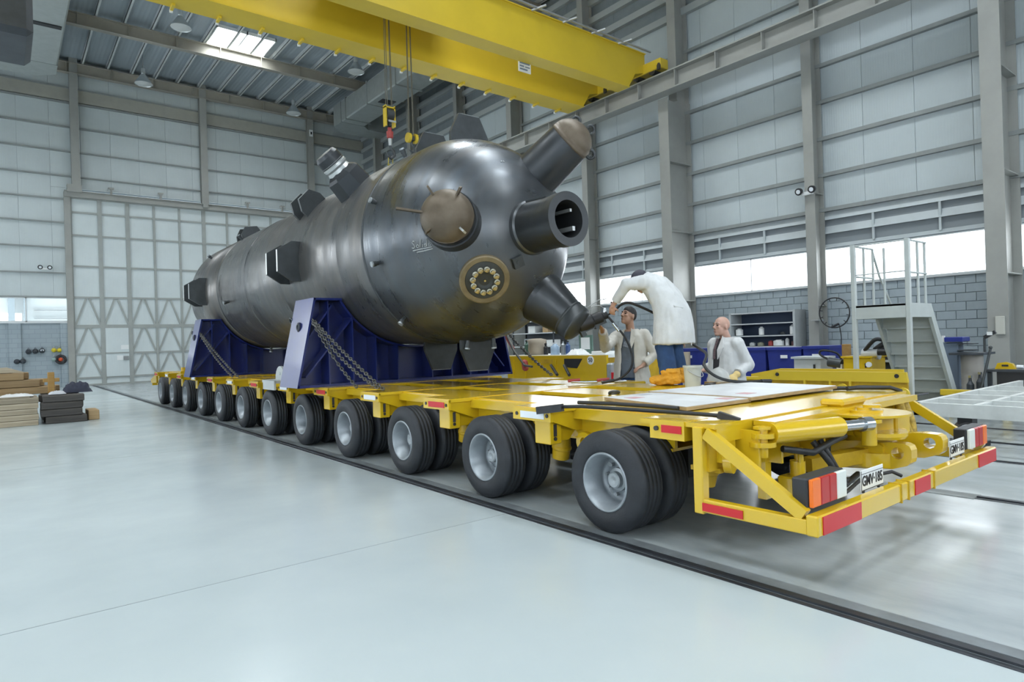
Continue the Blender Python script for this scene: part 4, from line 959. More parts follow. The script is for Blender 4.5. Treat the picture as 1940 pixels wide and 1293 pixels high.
bay_lamp(5.30, 32.6, 14.15, 'silver bell shaped high bay lamp left of the skylight')
bay_lamp(12.05, 32.6, 14.15, 'silver bell shaped high bay lamp just left of the grey duct')
bay_lamp(5.62, 26.6, 14.35, 'round high bay lamp above skylight beside the crane girder end')
bay_lamp(12.70, 26.6, 14.35, 'round high bay lamp peeking below the far crane girder')
# floodlights and small boxes on columns
def flood(x, y, z, face, label):
    th = Thing('floodlight', (x, y, z), label, 'floodlight'); f = Vector(face).normalized(); r = f.cross(Vector((0, 0, 1))).normalized(); c = Vector((x, y, z))
    th.part('bracket', MB().bar(c-f*.02, c+f*.12, .04, .04), m_galv)
    for s in (-1, 1):
        h = th.part('lamp_head', MB().lathe(c+f*.08+r*s*.17+Vector((0, 0, .03)), f-Vector((0, 0, .3)), [(0, .05), (.06, .085), (.12, .095), (.14, .095)], 16), m_black)
        th.part('lens', MB().lathe(c+f*.225+r*s*.17+Vector((0, 0, -.012)), f-Vector((0, 0, .3)), [(0, .055), (.006, .055)], 16), m_whtref, parent=h)
    th.part('battery_box', MB().box(c+f*.02-r*.13-Vector((0, 0, .10)), c+f*.12+r*.13-Vector((0, 0, .02))), m_white)
    return th
flood(1.62, 34.90, 5.30, (0, -1, 0), 'black twin head emergency light on back wall panel')
flood(16.42, 8.20, 5.05, (-1, 0, 0), 'black twin head emergency light on the slim wall column')
sn = Thing('wall_sensor', (13.72, 34.6, 13.1), 'small white sensor box high on the back wall column', 'sensor')
sn.part('box', MB().box((13.64, 34.56, 13.1), (13.82, 34.63, 13.45)), m_white); sn.part('eye', MB().box((13.69, 34.55, 13.2), (13.77, 34.56, 13.34)), m_black)
# helmets and ear muffs on the back wall rack
def helmet(x, z, col, label, name='hard_hat', cat='hard hat'):
    th = Thing(name, (x, 34.85, z-.12), label, cat)
    m = M('helmet_'+col[0], col[1], .35)
    th.part('shell', MB().lathe((x, 34.98, z), (0, -1, 0), [(0, .085), (.05, .085), (.12, .075), (.16, .05), (.18, .001)], 20, cap=False, hard=False), m)
    th.part('brim', MB().lathe((x, 34.99, z), (0, -1, 0), [(0, .096), (.015, .096), (.02, .085)], 20), m)
    th.part('wall_hook', MB().box((x-.02, 34.9, z+.13), (x+.02, 35.02, z+.17)), m_galv)
YH = ('yellow', (.68, .55, .03))
helmet(1.86, 1.66, YH, 'yellow hard hat on back wall, left of the pair'); helmet(2.06, 1.655, YH, 'yellow hard hat on back wall, right of the pair')
helmet(1.85, 1.25, ('grey', (.28, .38, .36)), 'grey green hard hat hanging below the yellow ones')
helmet(2.10, 1.24, ('red', (.65, .09, .03)), 'orange red round float hanging on black backing on back wall', 'round_float', 'float')
single('rubber_ring', MB().torus((2.10, 34.90, 1.24), (0, 1, 0), .17, .05, 24, 8), m_black, (2.10, 34.9, 1.07), 'black rubber ring around the orange float on back wall', 'ring')
for k, (x, z, lb) in enumerate(((.96, 1.62, 'leftmost dark welding mask in the upper row on back wall'), (1.20, 1.63, 'middle dark welding mask in the upper row on back wall'), (1.44, 1.65, 'rightmost dark welding mask in the upper row, with pale lens'), (.55, 1.21, 'left dark welding mask in the lower row on back wall'), (.76, 1.22, 'right dark welding mask in the lower row on back wall'))):
    th = Thing('welding_mask', (x, 34.85, z-.12), lb, 'mask', 'welding masks on the back wall')
    th.part('shell', MB().lathe((x, 34.97, z), (0, -1, 0), [(0, .11), (.06, .11), (.13, .07), (.15, .001)], 14, cap=False, hard=False), m_unit)
    th.part('visor', MB().box((x-.06, 34.83, z-.01), (x+.06, 34.86, z+.05)), m_black if k != 2 else m_whtref)
    th.part('strap', MB().tube([(x-.1, 34.95, z), (x, 34.97, z+.17), (x+.1, 34.95, z)], .012, 6), m_black)

# ------------------------------------------------------------ timber stacks at the left
def wood_mat(name, c0, c1):
    m = M(name, c0, .7, col2=c1, scale=3.0, stretch=(.35, 6, 9), bump=.35, bscale=12); nt = m.node_tree; b = nt.nodes['Principled BSDF']
    oi = nt.nodes.new('ShaderNodeObjectInfo'); hs = nt.nodes.new('ShaderNodeHueSaturation'); mr = nt.nodes.new('ShaderNodeMapRange'); mr.inputs[3].default_value = .62; mr.inputs[4].default_value = 1.2
    src = b.inputs['Base Color'].links[0].from_socket; nt.links.new(oi.outputs['Random'], mr.inputs[0]); nt.links.new(mr.outputs[0], hs.inputs['Value']); nt.links.new(src, hs.inputs['Color']); nt.links.new(hs.outputs[0], b.inputs['Base Color']); return m
m_w1 = wood_mat('pale_pine', (.46, .40, .30), (.27, .22, .15)); m_w2 = wood_mat('brown_beam', (.42, .30, .16), (.32, .21, .10)); m_w3 = wood_mat('dark_old_timber', (.14, .125, .11), (.035, .034, .035))
m_w4 = wood_mat('orange_post', (.55, .33, .10), (.45, .25, .07)); m_plas = M('white_film', (.75, .77, .78), .4, var=.06)
ORD = ('bottom', 'second', 'third', 'fourth', 'top'); ROW = ('front row', 'rear row')
def turned(mb, c, ang):
    R = Matrix.Rotation(ang, 3, 'Z'); c = Vector(c); mb.v = [R @ (v-c)+c for v in mb.v]; return mb
for j in range(5):
    z = j*.115
    for i, (y0, y1) in enumerate(((16.42, 16.95), (16.98, 17.5))):
        sh = random.uniform(-.05, .05)
        mb = MB().bbox((-2.2+sh, y0+.01, z+.001), (.59+sh*.4, y1-.01, z+.110), .008)
        single('timber_plank', turned(mb, (0, y0+.2, 0), random.uniform(-.008, .008)), m_w1, (-.8, y0, z), 'pale sawn plank at the left edge, %s layer, %s' % (ORD[j], ROW[i]), 'plank', 'pale planks stacked at the left edge')
for j in range(4):
    z = j*.148
    for i, (y0, y1) in enumerate(((16.42, 16.78), (16.82, 17.2))):
        sh = random.uniform(-.05, .05)
        mb = MB().bbox((.66+sh, y0+.01, z+.001), (1.38+sh, y1-.01, z+.143), .012)
        single('timber_sleeper', turned(mb, (1, y0+.2, 0), random.uniform(-.03, .03)), m_w3, (1.0, y0, z), 'dark old timber sleeper beside pale planks, %s layer, %s' % ((ORD[0], ORD[1], ORD[2], ORD[4])[j], ROW[i]), 'timber', 'dark timbers stacked at the left')
single('timber_block', MB().bbox((1.46, 16.6, .001), (1.66, 17.3, .21), .012), m_w2, (1.55, 17, 0), 'pale block end beside the dark timbers at floor', 'timber')
for j in range(3):
    z = .585+j*.16
    for i, (y0, y1) in enumerate(((17.55, 18.0), (18.05, 18.5))):
        e = .95-.28*j
        single('timber_beam', MB().bbox((-2.6, y0, z+.001), (e+(.1 if i else 0), y1, z+.152), .01), m_w2, (-.8, y0, z), 'brown squared beam behind the pale planks, %s layer, %s' % (('bottom', 'middle', 'top')[j], ROW[i]), 'beam', 'brown beams in the raised stack')
for i, (y0, y1) in enumerate(((17.55, 18.0), (18.05, 18.5))):
    for j in range(4):
        single('bearer_block', MB().box((-2.0+j*.9, y0+.02, .001), (-1.5+j*.9, y1-.02, .58)), m_w3, (-1.8+j*.9, y0, 0), 'dark bearer block under the brown beams, %s from left, %s' % (('first', 'second', 'third', 'fourth')[j], ROW[i]), 'block', 'bearer blocks under the beams')
single('loose_board', MB().prism([(-1.2, 17.6, 1.14), (.10, 17.6, 1.19), (.42, 17.6, 1.068), (-1.2, 17.6, 1.068)], (0, 1, 0), .05).bbox((-1.2, 17.63, 1.068), (.2, 18.4, 1.10), .005), m_w1, (0, 18, 1.07), 'pale boards lying on top of the brown beams', 'board')
for k, (x0, x1, y, a, lb) in enumerate(((-1.4, .42, 17.42, .02, 'thin pale board laid askew over the pale planks, rear one'), (-1.3, .45, 16.50, -.02, 'thin pale board laid askew over the pale planks, front one'), (-1.9, -.65, 16.95, .08, 'thin brown board lying along the pale plank stack'))):
    mb = MB().bbox((x0, y-.05, .577), (x1, y+.05, .601), .004)
    single('loose_board', turned(mb, ((x0+x1)/2, y, 0), a), (m_w1, m_w1, m_w2)[k], ((x0+x1)/2, y, .58), lb, 'board')
single('timber_post', MB().bbox((.78, 16.98, .595), (.90, 17.06, 1.06), .008).bbox((.70, 16.99, .85), (.99, 17.05, .93), .006), m_w4, (.84, 17, .58), 'orange brown wooden cross post standing on the timber stack', 'post')
def crumple(c, sx, sy, h, seed, n=14):
    rnd = random.Random(seed); vs = []; fs = []
    for i in range(n+1):
        for j in range(n+1):
            u, v = i/n-.5, j/n-.5; e = max(0, 1-(2*u)**4)*max(0, 1-(2*v)**4)
            vs.append((c[0]+u*sx+rnd.uniform(-.01, .01), c[1]+v*sy+rnd.uniform(-.01, .01), c[2]+.004+e*h*(.45+.55*rnd.random())))
    for i in range(n):
        for j in range(n): a = i*(n+1)+j; fs.append((a, a+n+1, a+n+2, a+1))
    mb = MB().add(vs, fs, True)
    return mb.add([(c[0]-sx/2, c[1]-sy/2, c[2]), (c[0]+sx/2, c[1]-sy/2, c[2]), (c[0]+sx/2, c[1]+sy/2, c[2]), (c[0]-sx/2, c[1]+sy/2, c[2])], [(0, 3, 2, 1)])
single('plastic_film', crumple((.25, 16.95, .585), .55, .7, .06, 1), m_plas, (.25, 16.95, .585), 'white plastic film lying on the pale planks, beside post', 'plastic film')
single('plastic_film', crumple((-.30, 16.75, .585), .5, .5, .05, 2), m_plas, (-.3, 16.75, .585), 'white plastic film at the left edge on the pale planks', 'plastic film')
single('fabric_bundle', crumple((1.30, 17.0, .60), .55, .36, .24, 3), M('navy_fabric', (.03, .035, .06), .8), (1.3, 17.0, .60), 'dark navy fabric bundle heaped on the dark timbers', 'fabric')
single('paper_heap', crumple((.92, 16.62, .60), .30, .25, .08, 5), M('pale_rag', (.5, .52, .55), .8), (.95, 16.72, .60), 'pale rag beside the navy fabric on dark timbers', 'rag')

# ------------------------------------------------------------ on the trailer deck
def tarp_mat():
    m = M('scuffed_white_board', (.70, .72, .73), .45, col2=(.50, .51, .52), scale=3.5, rvar=.12); return m
m_ply = M('plywood_edge', (.34, .25, .14), .7, var=.3, scale=8, stretch=(1, 1, 12))
for k, (pts, lb) in enumerate((([(3.93, 2.92), (4.75, 2.90), (4.78, 3.95), (4.2, 4.0)], 'worn white plywood sheet on rear deck, nearest the wheels'), ([(4.72, 2.88), (6.15, 2.86), (6.2, 3.9), (4.78, 3.98)], 'worn white plywood sheet on rear deck, beside the bald man'))):
    z = DZ+.006+k*.012
    th = Thing('plywood_sheet', (pts[0][0]+.4, 3.4, z), lb, 'plywood')
    th.part('core', MB().prism([(x, y, z+.014) for x, y in pts], (0, 0, 1), .026), m_ply)
    cx_, cy_ = sum(p[0] for p in pts)/4, sum(p[1] for p in pts)/4
    th.part('white_face', MB().prism([(cx_+(x-cx_)*.985, cy_+(y-cy_)*.985, z+.029) for x, y in pts], (0, 0, 1), .004), tarp_mat())
    for (px, py, c) in (((4.28, 3.72, 0), (4.55, 3.86, 1), (4.62, 3.05, 0)) if k == 0 else ((5.0, 3.1, 0),)):
        th.part('faded_patch', MB().box((px-.07, py-.06, z+.031), (px+.07, py+.06, z+.0325)), (M('faded_red_print', (.52, .30, .31), .5), M('faded_grey_print', (.42, .43, .45), .5))[c])
# black edge bars with clamps
st = Thing('rubber_edge_strip', (3.6, 3.2, DZ), 'black rubber strip with end clamps along the rear deck edge', 'strip')
st.part('strip', MB().tube([(3.47, 3.86, DZ+.02), (3.52, 3.6, DZ+.035), (3.58, 3.1, DZ+.035), (3.66, 2.62, DZ+.03), (3.72, 2.47, DZ+.02)], .014, 8), m_hose)
st.part('end_clamp', MB().bar((3.40, 3.98, DZ-.01), (3.47, 3.76, DZ+.02), .05, .06), m_black)
st.part('end_clamp', MB().bar((3.70, 2.50, DZ+.03), (3.74, 2.37, DZ-.01), .04, .045), m_black)
single('rubber_hose', MB().tube([(3.80, 3.92, DZ+.025), (3.84, 3.6, DZ+.03), (3.87, 3.2, DZ+.03), (3.90, 2.97, DZ+.025)], .016, 8), m_hose, (3.85, 3.5, DZ), 'black rubber hose lying along the edge of white plywood', 'hose')
single('rubber_edge_bar', MB().tube([(6.10, 2.75, DZ+.025), (6.25, 2.70, DZ+.03), (6.30, 2.50, DZ+.03)], .02, 8).tube([(6.15, 2.90, DZ+.02), (6.28, 2.45, DZ+.035), (6.34, 2.38, DZ+.0)], .018, 8), m_black, (6.25, 2.6, DZ), 'black bent bar on far rear corner of the deck', 'bar')
single('steel_pry_bar', MB().tube([(6.45, 2.42, .78), (6.95, 2.38, .79)], .011, 8), m_black, (6.5, 2.4, .77), 'thin black bar sticking out past the far bumper brace', 'bar')
# pail, gloves and offcuts beside the standing worker
bk = Thing('white_bucket', (5.80, 4.22, DZ), 'tall white plastic bucket standing on deck behind the orange boots', 'bucket')
m_bkt = M('white_bucket_plastic', (.50, .52, .48), .5, var=.10)
bk.part('body', MB().lathe((5.80, 4.22, DZ+.006), (0, 0, 1), [(0, .001), (0, .08), (.23, .095), (.23, .087), (.02, .07), (.02, .001)], 24, cap=False), m_bkt)
bk.part('rim', MB().lathe((5.80, 4.22, DZ+.22), (0, 0, 1), [(0, .096), (.0, .102), (.02, .102), (.02, .09)], 24, cap=False), m_bkt)
bk.part('handle', MB().tube([Vector((5.80+.10*math.cos(a), 4.22-.10*abs(math.sin(a))-.01, DZ+.20-.08*math.sin(a))) for a in [PI*i/10 for i in range(11)]], .005, 6), m_galv)
b2 = Thing('white_bag', (6.18, 4.16, DZ), 'translucent white bag slumped beside the bucket on deck', 'bag')
b2.part('sack', MB().lathe((6.18, 4.16, DZ+.006), (.05, 0, 1), [(0, .001), (0, .11), (.06, .13), (.14, .10), (.18, .05), (.20, .001)], 16, cap=False, hard=False), M('translucent_film', (.55, .57, .57), .35, alpha=.6))
for k, (x, y, rz, lb, mm) in enumerate(((5.78, 3.98, .3, 'brown wood offcut on deck near the bucket', m_w3), (6.05, 3.99, -.2, 'pale wood offcut on deck in front of the bald man', m_w1), (5.92, 4.06, 1.0, 'short brown block on deck between wood offcuts', m_w2))):
    d = Vector((math.cos(rz), math.sin(rz), 0))*.13
    single('wood_offcut', MB().bar(Vector((x, y, DZ+.034))-d, Vector((x, y, DZ+.034))+d, .07, .05), mm, (x, y, DZ), lb, 'wood offcut')
# tools lying on the deck grid
def pliers(x, y, rz, label):
    th = Thing('chain_binder', (x, y, DZ), label, 'binder'); d = Vector((math.cos(rz), math.sin(rz), 0)); c = Vector((x, y, DZ+.03))
    th.part('lever', MB().tube([c-d*.16, c, c+d*.16+Vector((0, 0, .01))], .016, 8), m_chrome); th.part('grip', MB().tube([c+d*.05+Vector((0, 0, .03)), c+d*.2+Vector((0, 0, .02))], .02, 8), m_hkr)
pliers(5.60, 5.66, 2.4, 'chrome and red chain binder lying on the deck grid'); pliers(5.86, 5.42, 2.5, 'second chrome and red chain binder lying nearer the grey shirted man')
single('deck_shackle', MB().torus((4.72, 4.36, DZ+.02), (.2, .3, 1), .05, .013, 16, 6), m_lug, (4.72, 4.36, DZ), 'small dark shackle lying on the deck cross beam', 'shackle')
# hydraulic tool on the lower nozzle and its hoses
to = Thing('bolting_tool', tuple(n4_tip), 'black hydraulic bolting tool clamped on the lower right nozzle end', 'tool')
c = Vector((5.86, 5.69, 1.66)); ax = Vector((.78, -.42, .30)).normalized()
to.part('tool_body', MB().lathe(c-ax*.26, ax, [(0, .06), (.02, .095), (.20, .095), (.22, .075), (.34, .075), (.36, .05), (.42, .05)], 20), m_black)
to.part('ratchet_arm', MB().bar(c-ax*.2-Vector((0, 0, .09)), c+ax*.14-Vector((0, 0, .07)), .05, .05), m_lug)
to.part('bracket', MB().bar(c-ax*.22-Vector((0, 0, .02)), c-ax*.16-Vector((0, 0, .16)), .09, .06).bar(c+ax*.0+Vector((0, 0, .02)), c+ax*.02-Vector((0, 0, .13)), .07, .05), m_lug)
to.part('guard_loop', MB().torus(c+ax*.03+Vector((0, 0, .05)), Vector((.4, .8, .1)), .11, .007, 20, 6), m_galv)
to.part('guard_bar', MB().tube([c-ax*.2+Vector((0, 0, .16)), c+ax*.05+Vector((0, 0, .22)), c+ax*.16+Vector((0, 0, .20))], .006, 6), m_galv)
to.part('fitting', MB().lathe(c+ax*.12, Vector((0, -.1, 1)), [(-.10, .02), (-.02, .03), (.02, .03), (.10, .018)], 10), m_chrome)
to.part('hand_loop', MB().tube([c+ax*.1+Vector((0, 0, -.02)), c+ax*.22+Vector((0, 0, .0)), c+ax*.27+Vector((0, 0, .08)), c+ax*.22+Vector((0, 0, .14))], .012, 8), m_black)
def smooth_path(pts, n=8):
    P = [Vector(p) for p in pts]; out = []
    for i in range(len(P)-1):
        p0, p1, p2, p3 = P[max(i-1, 0)], P[i], P[i+1], P[min(i+2, len(P)-1)]
        for k in range(n):
            t = k/n; out.append(.5*((2*p1)+(p2-p0)*t+(2*p0-5*p1+4*p2-p3)*t*t+(3*p1-p0-3*p2+p3)*t**3))
    return out+[P[-1]]
hs = Thing('air_hose', (5.8, 5.4, DZ), 'black hose dropping from the bolting tool past the grey shirt to deck', 'hose')
hs.part('hose', MB().tube(smooth_path([(5.98, 5.58, 1.68), (6.02, 5.48, 1.55), (6.05, 5.38, 1.42), (6.05, 5.28, 1.22), (6.02, 5.27, 1.05), (5.9, 5.33, .93), (5.76, 5.40, DZ+.03)]), .014, 8), m_hose)
hs.part('coupling', MB().cyl((6.00, 5.52, 1.60), (6.03, 5.45, 1.50), .022, n=12), m_chrome)
hs.part('hose_nozzle', MB().tube([(5.82, 5.37, DZ+.05), (5.68, 5.44, DZ+.025)], .018, 8), m_black)
h2 = Thing('power_cable', (6.5, 4.4, DZ), 'thick black cable arching behind the bending man and down to the plywood', 'cable')
h2.part('cable', MB().tube(smooth_path([(5.98, 5.52, 1.72), (6.02, 5.35, 1.84), (6.1, 5.2, 1.80), (6.36, 5.0, 1.62), (6.48, 4.85, 1.42), (6.42, 4.6, 1.28), (6.0, 4.18, 1.21), (5.7, 4.0, 1.10), (5.72, 3.9, 1.0), (5.9, 3.85, .935), (6.15, 3.8, .907), (6.33, 3.74, .905)]), .016, 8), m_hose)
h2.part('plug', MB().cyl((6.33, 3.74, .905), (6.45, 3.70, .90), .022, n=10), m_black)

# ------------------------------------------------------------ behind the trailer: yellow module with 50 plate
md = Thing('trailer_module', (9.2, 10, 0), 'yellow trailer module parked behind the vessel with round 50 plate', 'trailer')
md.part('side_plate', MB().prism([(9.0, 8.46, .25), (9.0, 11.5, .25), (9.0, 11.5, 1.08), (9.0, 8.46, 1.10)], (1, 0, 0), .06), m_yel)
md.part('top_deck', MB().box((9.03, 8.46, 1.05), (10.6, 11.5, 1.10)), m_white)
md.part('deck_frame', MB().box((9.03, 8.5, .3), (10.5, 8.56, 1.05)).box((9.03, 11.4, .3), (10.5, 11.46, 1.05)).box((10.5, 8.5, .3), (10.56, 11.46, 1.05)), m_yel_d)
md.part('slot', MB().box((8.965, 9.85, .93), (8.972, 10.35, 1.02)), m_yel_d)
md.part('opening', MB().prism([(8.968, 9.1, 1.03), (8.968, 9.62, 1.03), (8.968, 9.62, .86), (8.968, 9.25, .84)], (1, 0, 0), .006), m_black)
sgn = md.part('speed_plate', MB().cyl((8.97, 8.87, 1.0), (8.96, 8.87, 1.0), .085, n=28), m_white)
text_part('50', .11, md, (8.957, 8.87, 1.0), (0, -1, 0), (0, 0, 1), m_ink, sgn, 'plate_lettering', 1, .002)
for y in (9.9, 10.9, 11.3): md.part('post', MB().box((8.95, y-.05, .3), (8.98, y+.05, 1.02)), m_yel)
md.part('lever', MB().tube([(8.9, 9.55, .9), (8.7, 9.2, .72)], .03, 8), m_black); md.part('lever', MB().tube([(8.9, 9.95, .9), (8.7, 9.55, .72)], .03, 8), m_black)
md.part('wheel', MB().cyl((9.4, 8.9, .30), (9.7, 8.9, .30), .30, n=28), m_rub); md.part('wheel', MB().cyl((9.4, 11.0, .30), (9.7, 11.0, .30), .30, n=28), m_rub)
md.part('end_fitting', MB().bbox((8.95, 8.30, .45), (9.3, 8.46, .95), .03), m_hub)
md.part('tail_lamp', MB().box((8.9, 8.12, .62), (9.0, 8.28, .78)), m_redref)
# clutter standing on the module deck
def sack(x, y, z, r, h, label, mat, name='bag', cat='bag'):
    return single(name, MB().lathe((x, y, z+.002), (0, 0, 1), [(0, .001), (0, r*.8), (h*.3, r), (h*.7, r*.95), (h*.92, r*1.1), (h, r*.5), (h*.96, .001)], 14, cap=False, hard=False), mat, (x, y, z), label, cat)
m_paper = M('brown_paper', (.42, .36, .28), .7, var=.1)
sack(9.28, 10.82, 1.10, .20, .36, 'open brown paper bag with white lining on yellow module', m_paper)
ck = Thing('water_jug', (9.3, 10.25, 1.1), 'clear blue water jug standing on the yellow module deck', 'jug')
ck.part('jug', MB().lathe((9.3, 10.25, 1.102), (0, 0, 1), [(0, .001), (0, .10), (.17, .10), (.20, .06), (.23, .04)], 20, cap=False, hard=False), M('blue_clear_plastic', (.42, .56, .72), .15, alpha=.75)); ck.part('cap', MB().cyl((9.3, 10.25, 1.33), (9.3, 10.25, 1.36), .045), m_whtref)
single('cloth_heap', crumple((9.3, 9.55, 1.10), .4, .35, .13, 8), m_plas, (9.3, 9.55, 1.1), 'white cloth heap on the yellow module, below nozzle', 'cloth')
single('foam_box', MB().bbox((9.12, 8.62, 1.102), (9.4, 9.0, 1.17), .01), m_white, (9.2, 8.8, 1.1), 'flat white foam box above the round 50 plate', 'box')
for k, (y, h, mm, lb) in enumerate(((11.2, .30, M('green_glass', (.08, .16, .12), .2), 'slim dark green bottle at the left end of module'), (10.55, .22, m_black, 'short black bottle between bag and jug'), (10.0, .28, M('grey_steel_can', (.35, .38, .40), .3, metal=.6), 'grey spray can right of the jug'), (9.85, .26, M('blue_can', (.05, .10, .25), .35), 'blue spray can beside the grey can'))):
    th = Thing('spray_can', (9.3, y, 1.1), lb, 'bottle'); th.part('body', MB().lathe((9.3, y, 1.102), (0, 0, 1), [(0, .05), (h*.75, .05), (h*.85, .025), (h, .022)], 14), mm); th.part('cap', MB().cyl((9.3, y, 1.1+h), (9.3, y, 1.13+h), .028, n=12), m_black)
single('notice_board', MB().bbox((9.72, 9.55, 1.102), (9.75, 9.95, 1.5), .005), M('green_board', (.12, .2, .17), .5), (9.73, 9.75, 1.1), 'small dark green framed notice standing behind the cans', 'notice')
single('notice_sheet', MB().box((9.712, 9.62, 1.2), (9.717, 9.88, 1.45)).box((9.708, 9.68, 1.24), (9.712, 9.78, 1.33)), m_white, (9.715, 9.75, 1.2), 'white sheet with a dark picture on the green notice board', 'sheet')
rk = Thing('storage_rack', (14.3, 16.4, 0), 'dark storage rack by the right wall seen under the vessel', 'rack')
for z in (.3, .75, 1.2, 1.65, 2.05): rk.part('shelf', MB().box((14.0, 15.5, z), (14.6, 17.6, z+.03)), m_alu)
rk.part('back_panel', MB().box((14.6, 15.5, 0), (14.62, 17.6, 2.1)), m_unit)
for y in (15.5, 17.57): rk.part('upright', MB().box((14.0, y, 0), (14.04, y+.03, 2.1)), m_unit); rk.part('upright', MB().box((14.56, y, 0), (14.6, y+.03, 2.1)), m_unit)
for i, (y, z, s, cc) in enumerate(((15.8, 1.23, .16, 0), (16.3, 1.23, .12, 1), (16.9, 1.23, .2, 2), (16.0, 1.68, .14, 1), (16.7, 1.68, .18, 0))):
    single('rack_box', MB().bbox((14.1, y-s, z+.001), (14.45, y+s, z+s*1.3), .01), (m_white, m_w2, m_gry)[cc], (14.3, y, z), ('white', 'brown', 'light grey')[cc]+' box on the dark rack, '+('lower shelf left of the nozzle', 'lower shelf centre', 'lower shelf far end', 'upper shelf near end', 'upper shelf far end')[i], 'box')
# red tool hanging at the left of the module, seen below the vessel head
hk = Thing('chain_hoist', (8.7, 11.0, DZ), 'red handled chain hoist dangling beside the yellow module', 'chain hoist')
hk.part('chain', MB().tube([(8.75, 11.3, 1.7), (8.7, 10.9, 1.2), (8.65, 10.5, .9), (8.6, 10.2, .88)], .025, 8), m_chain); hk.part('body', MB().lathe((8.72, 10.55, .78), (0, .2, 1), [(0, .03), (.04, .07), (.2, .07), (.24, .03)], 12), m_hkr)
hk.part('red_strap', MB().tube([(8.8, 11.5, 2.0), (8.78, 11.35, 1.6), (8.72, 10.95, 1.25)], .035, 8), m_hkr); hk.part('hook', MB().torus((8.75, 11.4, 1.75), (1, 0, 0), .09, .025, 14, 6), m_chrome)

# ------------------------------------------------------------ right side: long yellow beam, bins, cabinets
yb_ = Thing('yellow_drawbar_frame', (10, 5, 0), 'long yellow frame with pin holes behind the rear of the trailer', 'frame')
yb_.part('upper_flange', MB().prism([(10.0, 6.25, .69), (10.0, 5.95, .69), (10.0, 5.64, .795), (10.0, 3.68, .805), (10.0, 3.66, .66), (10.0, 6.25, .64)], (1, 0, 0), .05), m_cy)
yb_.part('lower_web', MB().box((10.02, 3.68, .18), (10.06, 6.25, .66)), m_yel_d)
yb_.part('far_side', MB().prism([(10.7, 6.5, .69), (10.7, 5.95, .795), (10.7, 3.98, .805), (10.7, 3.96, .2), (10.7, 6.5, .2)], (1, 0, 0), .05), m_cy)
for y in (4.45, 4.75, 5.15): yb_.part('rib', MB().box((9.97, y-.015, .2), (10.02, y+.015, .66)), m_cy)
for y, z in ((5.60, .74), (3.80, .75), (4.55, .55)): yb_.part('pin_hole', MB().cyl((9.96, y, z), (9.972, y, z), .03, n=14), m_black)
yb_.part('eye_plate', MB().cyl((9.93, 4.55, .55), (9.97, 4.55, .55), .07, n=18), m_cy); yb_.part('eye_plate', MB().cyl((9.93, 3.72, .5), (9.97, 3.72, .5), .09, n=18), m_cy)
yb_.part('base_foot', MB().box((9.95, 3.9, 0), (10.75, 4.1, .2)).box((9.95, 5.7, 0), (10.75, 5.9, .2)), m_yel_d)
m_bin = M('blue_bin_plastic', (.016, .03, .22), .45, var=.15)
def wbin(x, y0, y1, z1, label):
    th = Thing('blue_bin', (x+.35, (y0+y1)/2, 0), label, 'bin', 'blue bins along the right wall')
    th.part('body', MB().loft([[(x+.06, y0+.04, .02), (x+.64, y0+.04, .02), (x+.64, y1-.04, .02), (x+.06, y1-.04, .02)], [(x, y0, z1-.06), (x+.7, y0, z1-.06), (x+.7, y1, z1-.06), (x, y1, z1-.06)]], smooth=False), m_bin)
    th.part('rim', MB().box((x-.02, y0-.015, z1-.06), (x+.72, y1+.015, z1)), m_bin)
    th.part('label', MB().box((x-.012, (y0+y1)/2-.08, z1-.24), (x-.004, (y0+y1)/2+.08, z1-.17)), m_white)
wbin(13.5, 7.85, 8.75, 1.10, 'blue bin behind the bald man, widest in the row'); wbin(13.5, 7.02, 7.80, 1.10, 'blue bin next to the wide bin, middle of the row')
wbin(13.5, 6.42, 6.98, 1.12, 'blue bin at the right end of the row behind grey cabinet'); wbin(13.5, 9.45, 10.35, 1.10, 'blue bin between the bending man and the bald man')
single('cardboard_roll', MB().lathe((13.3, 9.85, 0), (0, 0, 1), [(0, .10), (1.02, .10), (1.02, .07), (.9, .07)], 18), m_paper, (13.3, 9.85, 0), 'brown cardboard roll standing against the blue bin', 'roll')
gc = Thing('grey_cabinet', (12.6, 6.4, 0), 'low grey metal cabinet in front of the blue bins', 'cabinet')
gc.part('body', MB().bbox((12.5, 6.12, .05), (13.0, 6.66, .89), .01), m_gry); gc.part('top', MB().box((12.46, 6.08, .89), (13.04, 6.70, .93)), m_gry); gc.part('latch', MB().box((12.485, 6.22, .70), (12.5, 6.26, .78)), m_black)
for x in (12.55, 12.9): gc.part('foot', MB().box((x, 6.2, 0), (x+.06, 6.6, .05)), m_black)
yc = Thing('yellow_power_unit', (12.4, 5.3, 0), 'yellow hydraulic power unit box beside the stair post', 'power unit')
yc.part('tank', MB().bbox((12.2, 5.06, .06), (12.8, 5.55, .92), .012), m_yel); yc.part('tank_lid', MB().box((12.17, 5.03, .92), (12.83, 5.58, .95)), m_yel)
yc.part('motor', MB().cyl((12.45, 5.3, .98), (12.45, 5.02, .98), .10, n=20), m_gry); yc.part('pump', MB().cyl((12.35, 5.0, 1.02), (12.35, 4.84, 1.02), .06, n=16), m_black)
yc.part('hose_bundle', MB().tube(smooth_path([(12.4, 5.25, 1.05), (12.35, 5.05, 1.24), (12.5, 4.95, 1.2), (12.7, 4.95, .98)]), .035, 8).tube(smooth_path([(12.45, 5.1, 1.05), (12.5, 4.95, 1.16), (12.65, 4.92, 1.06), (12.75, 4.95, .97)]), .05, 8), m_hose)
yc.part('gauge', MB().cyl((12.18, 5.10, .80), (12.2, 5.10, .80), .05, n=16), m_whtref); yc.part('sight_glass', MB().box((12.19, 5.14, .74), (12.2, 5.17, .82)), m_black)
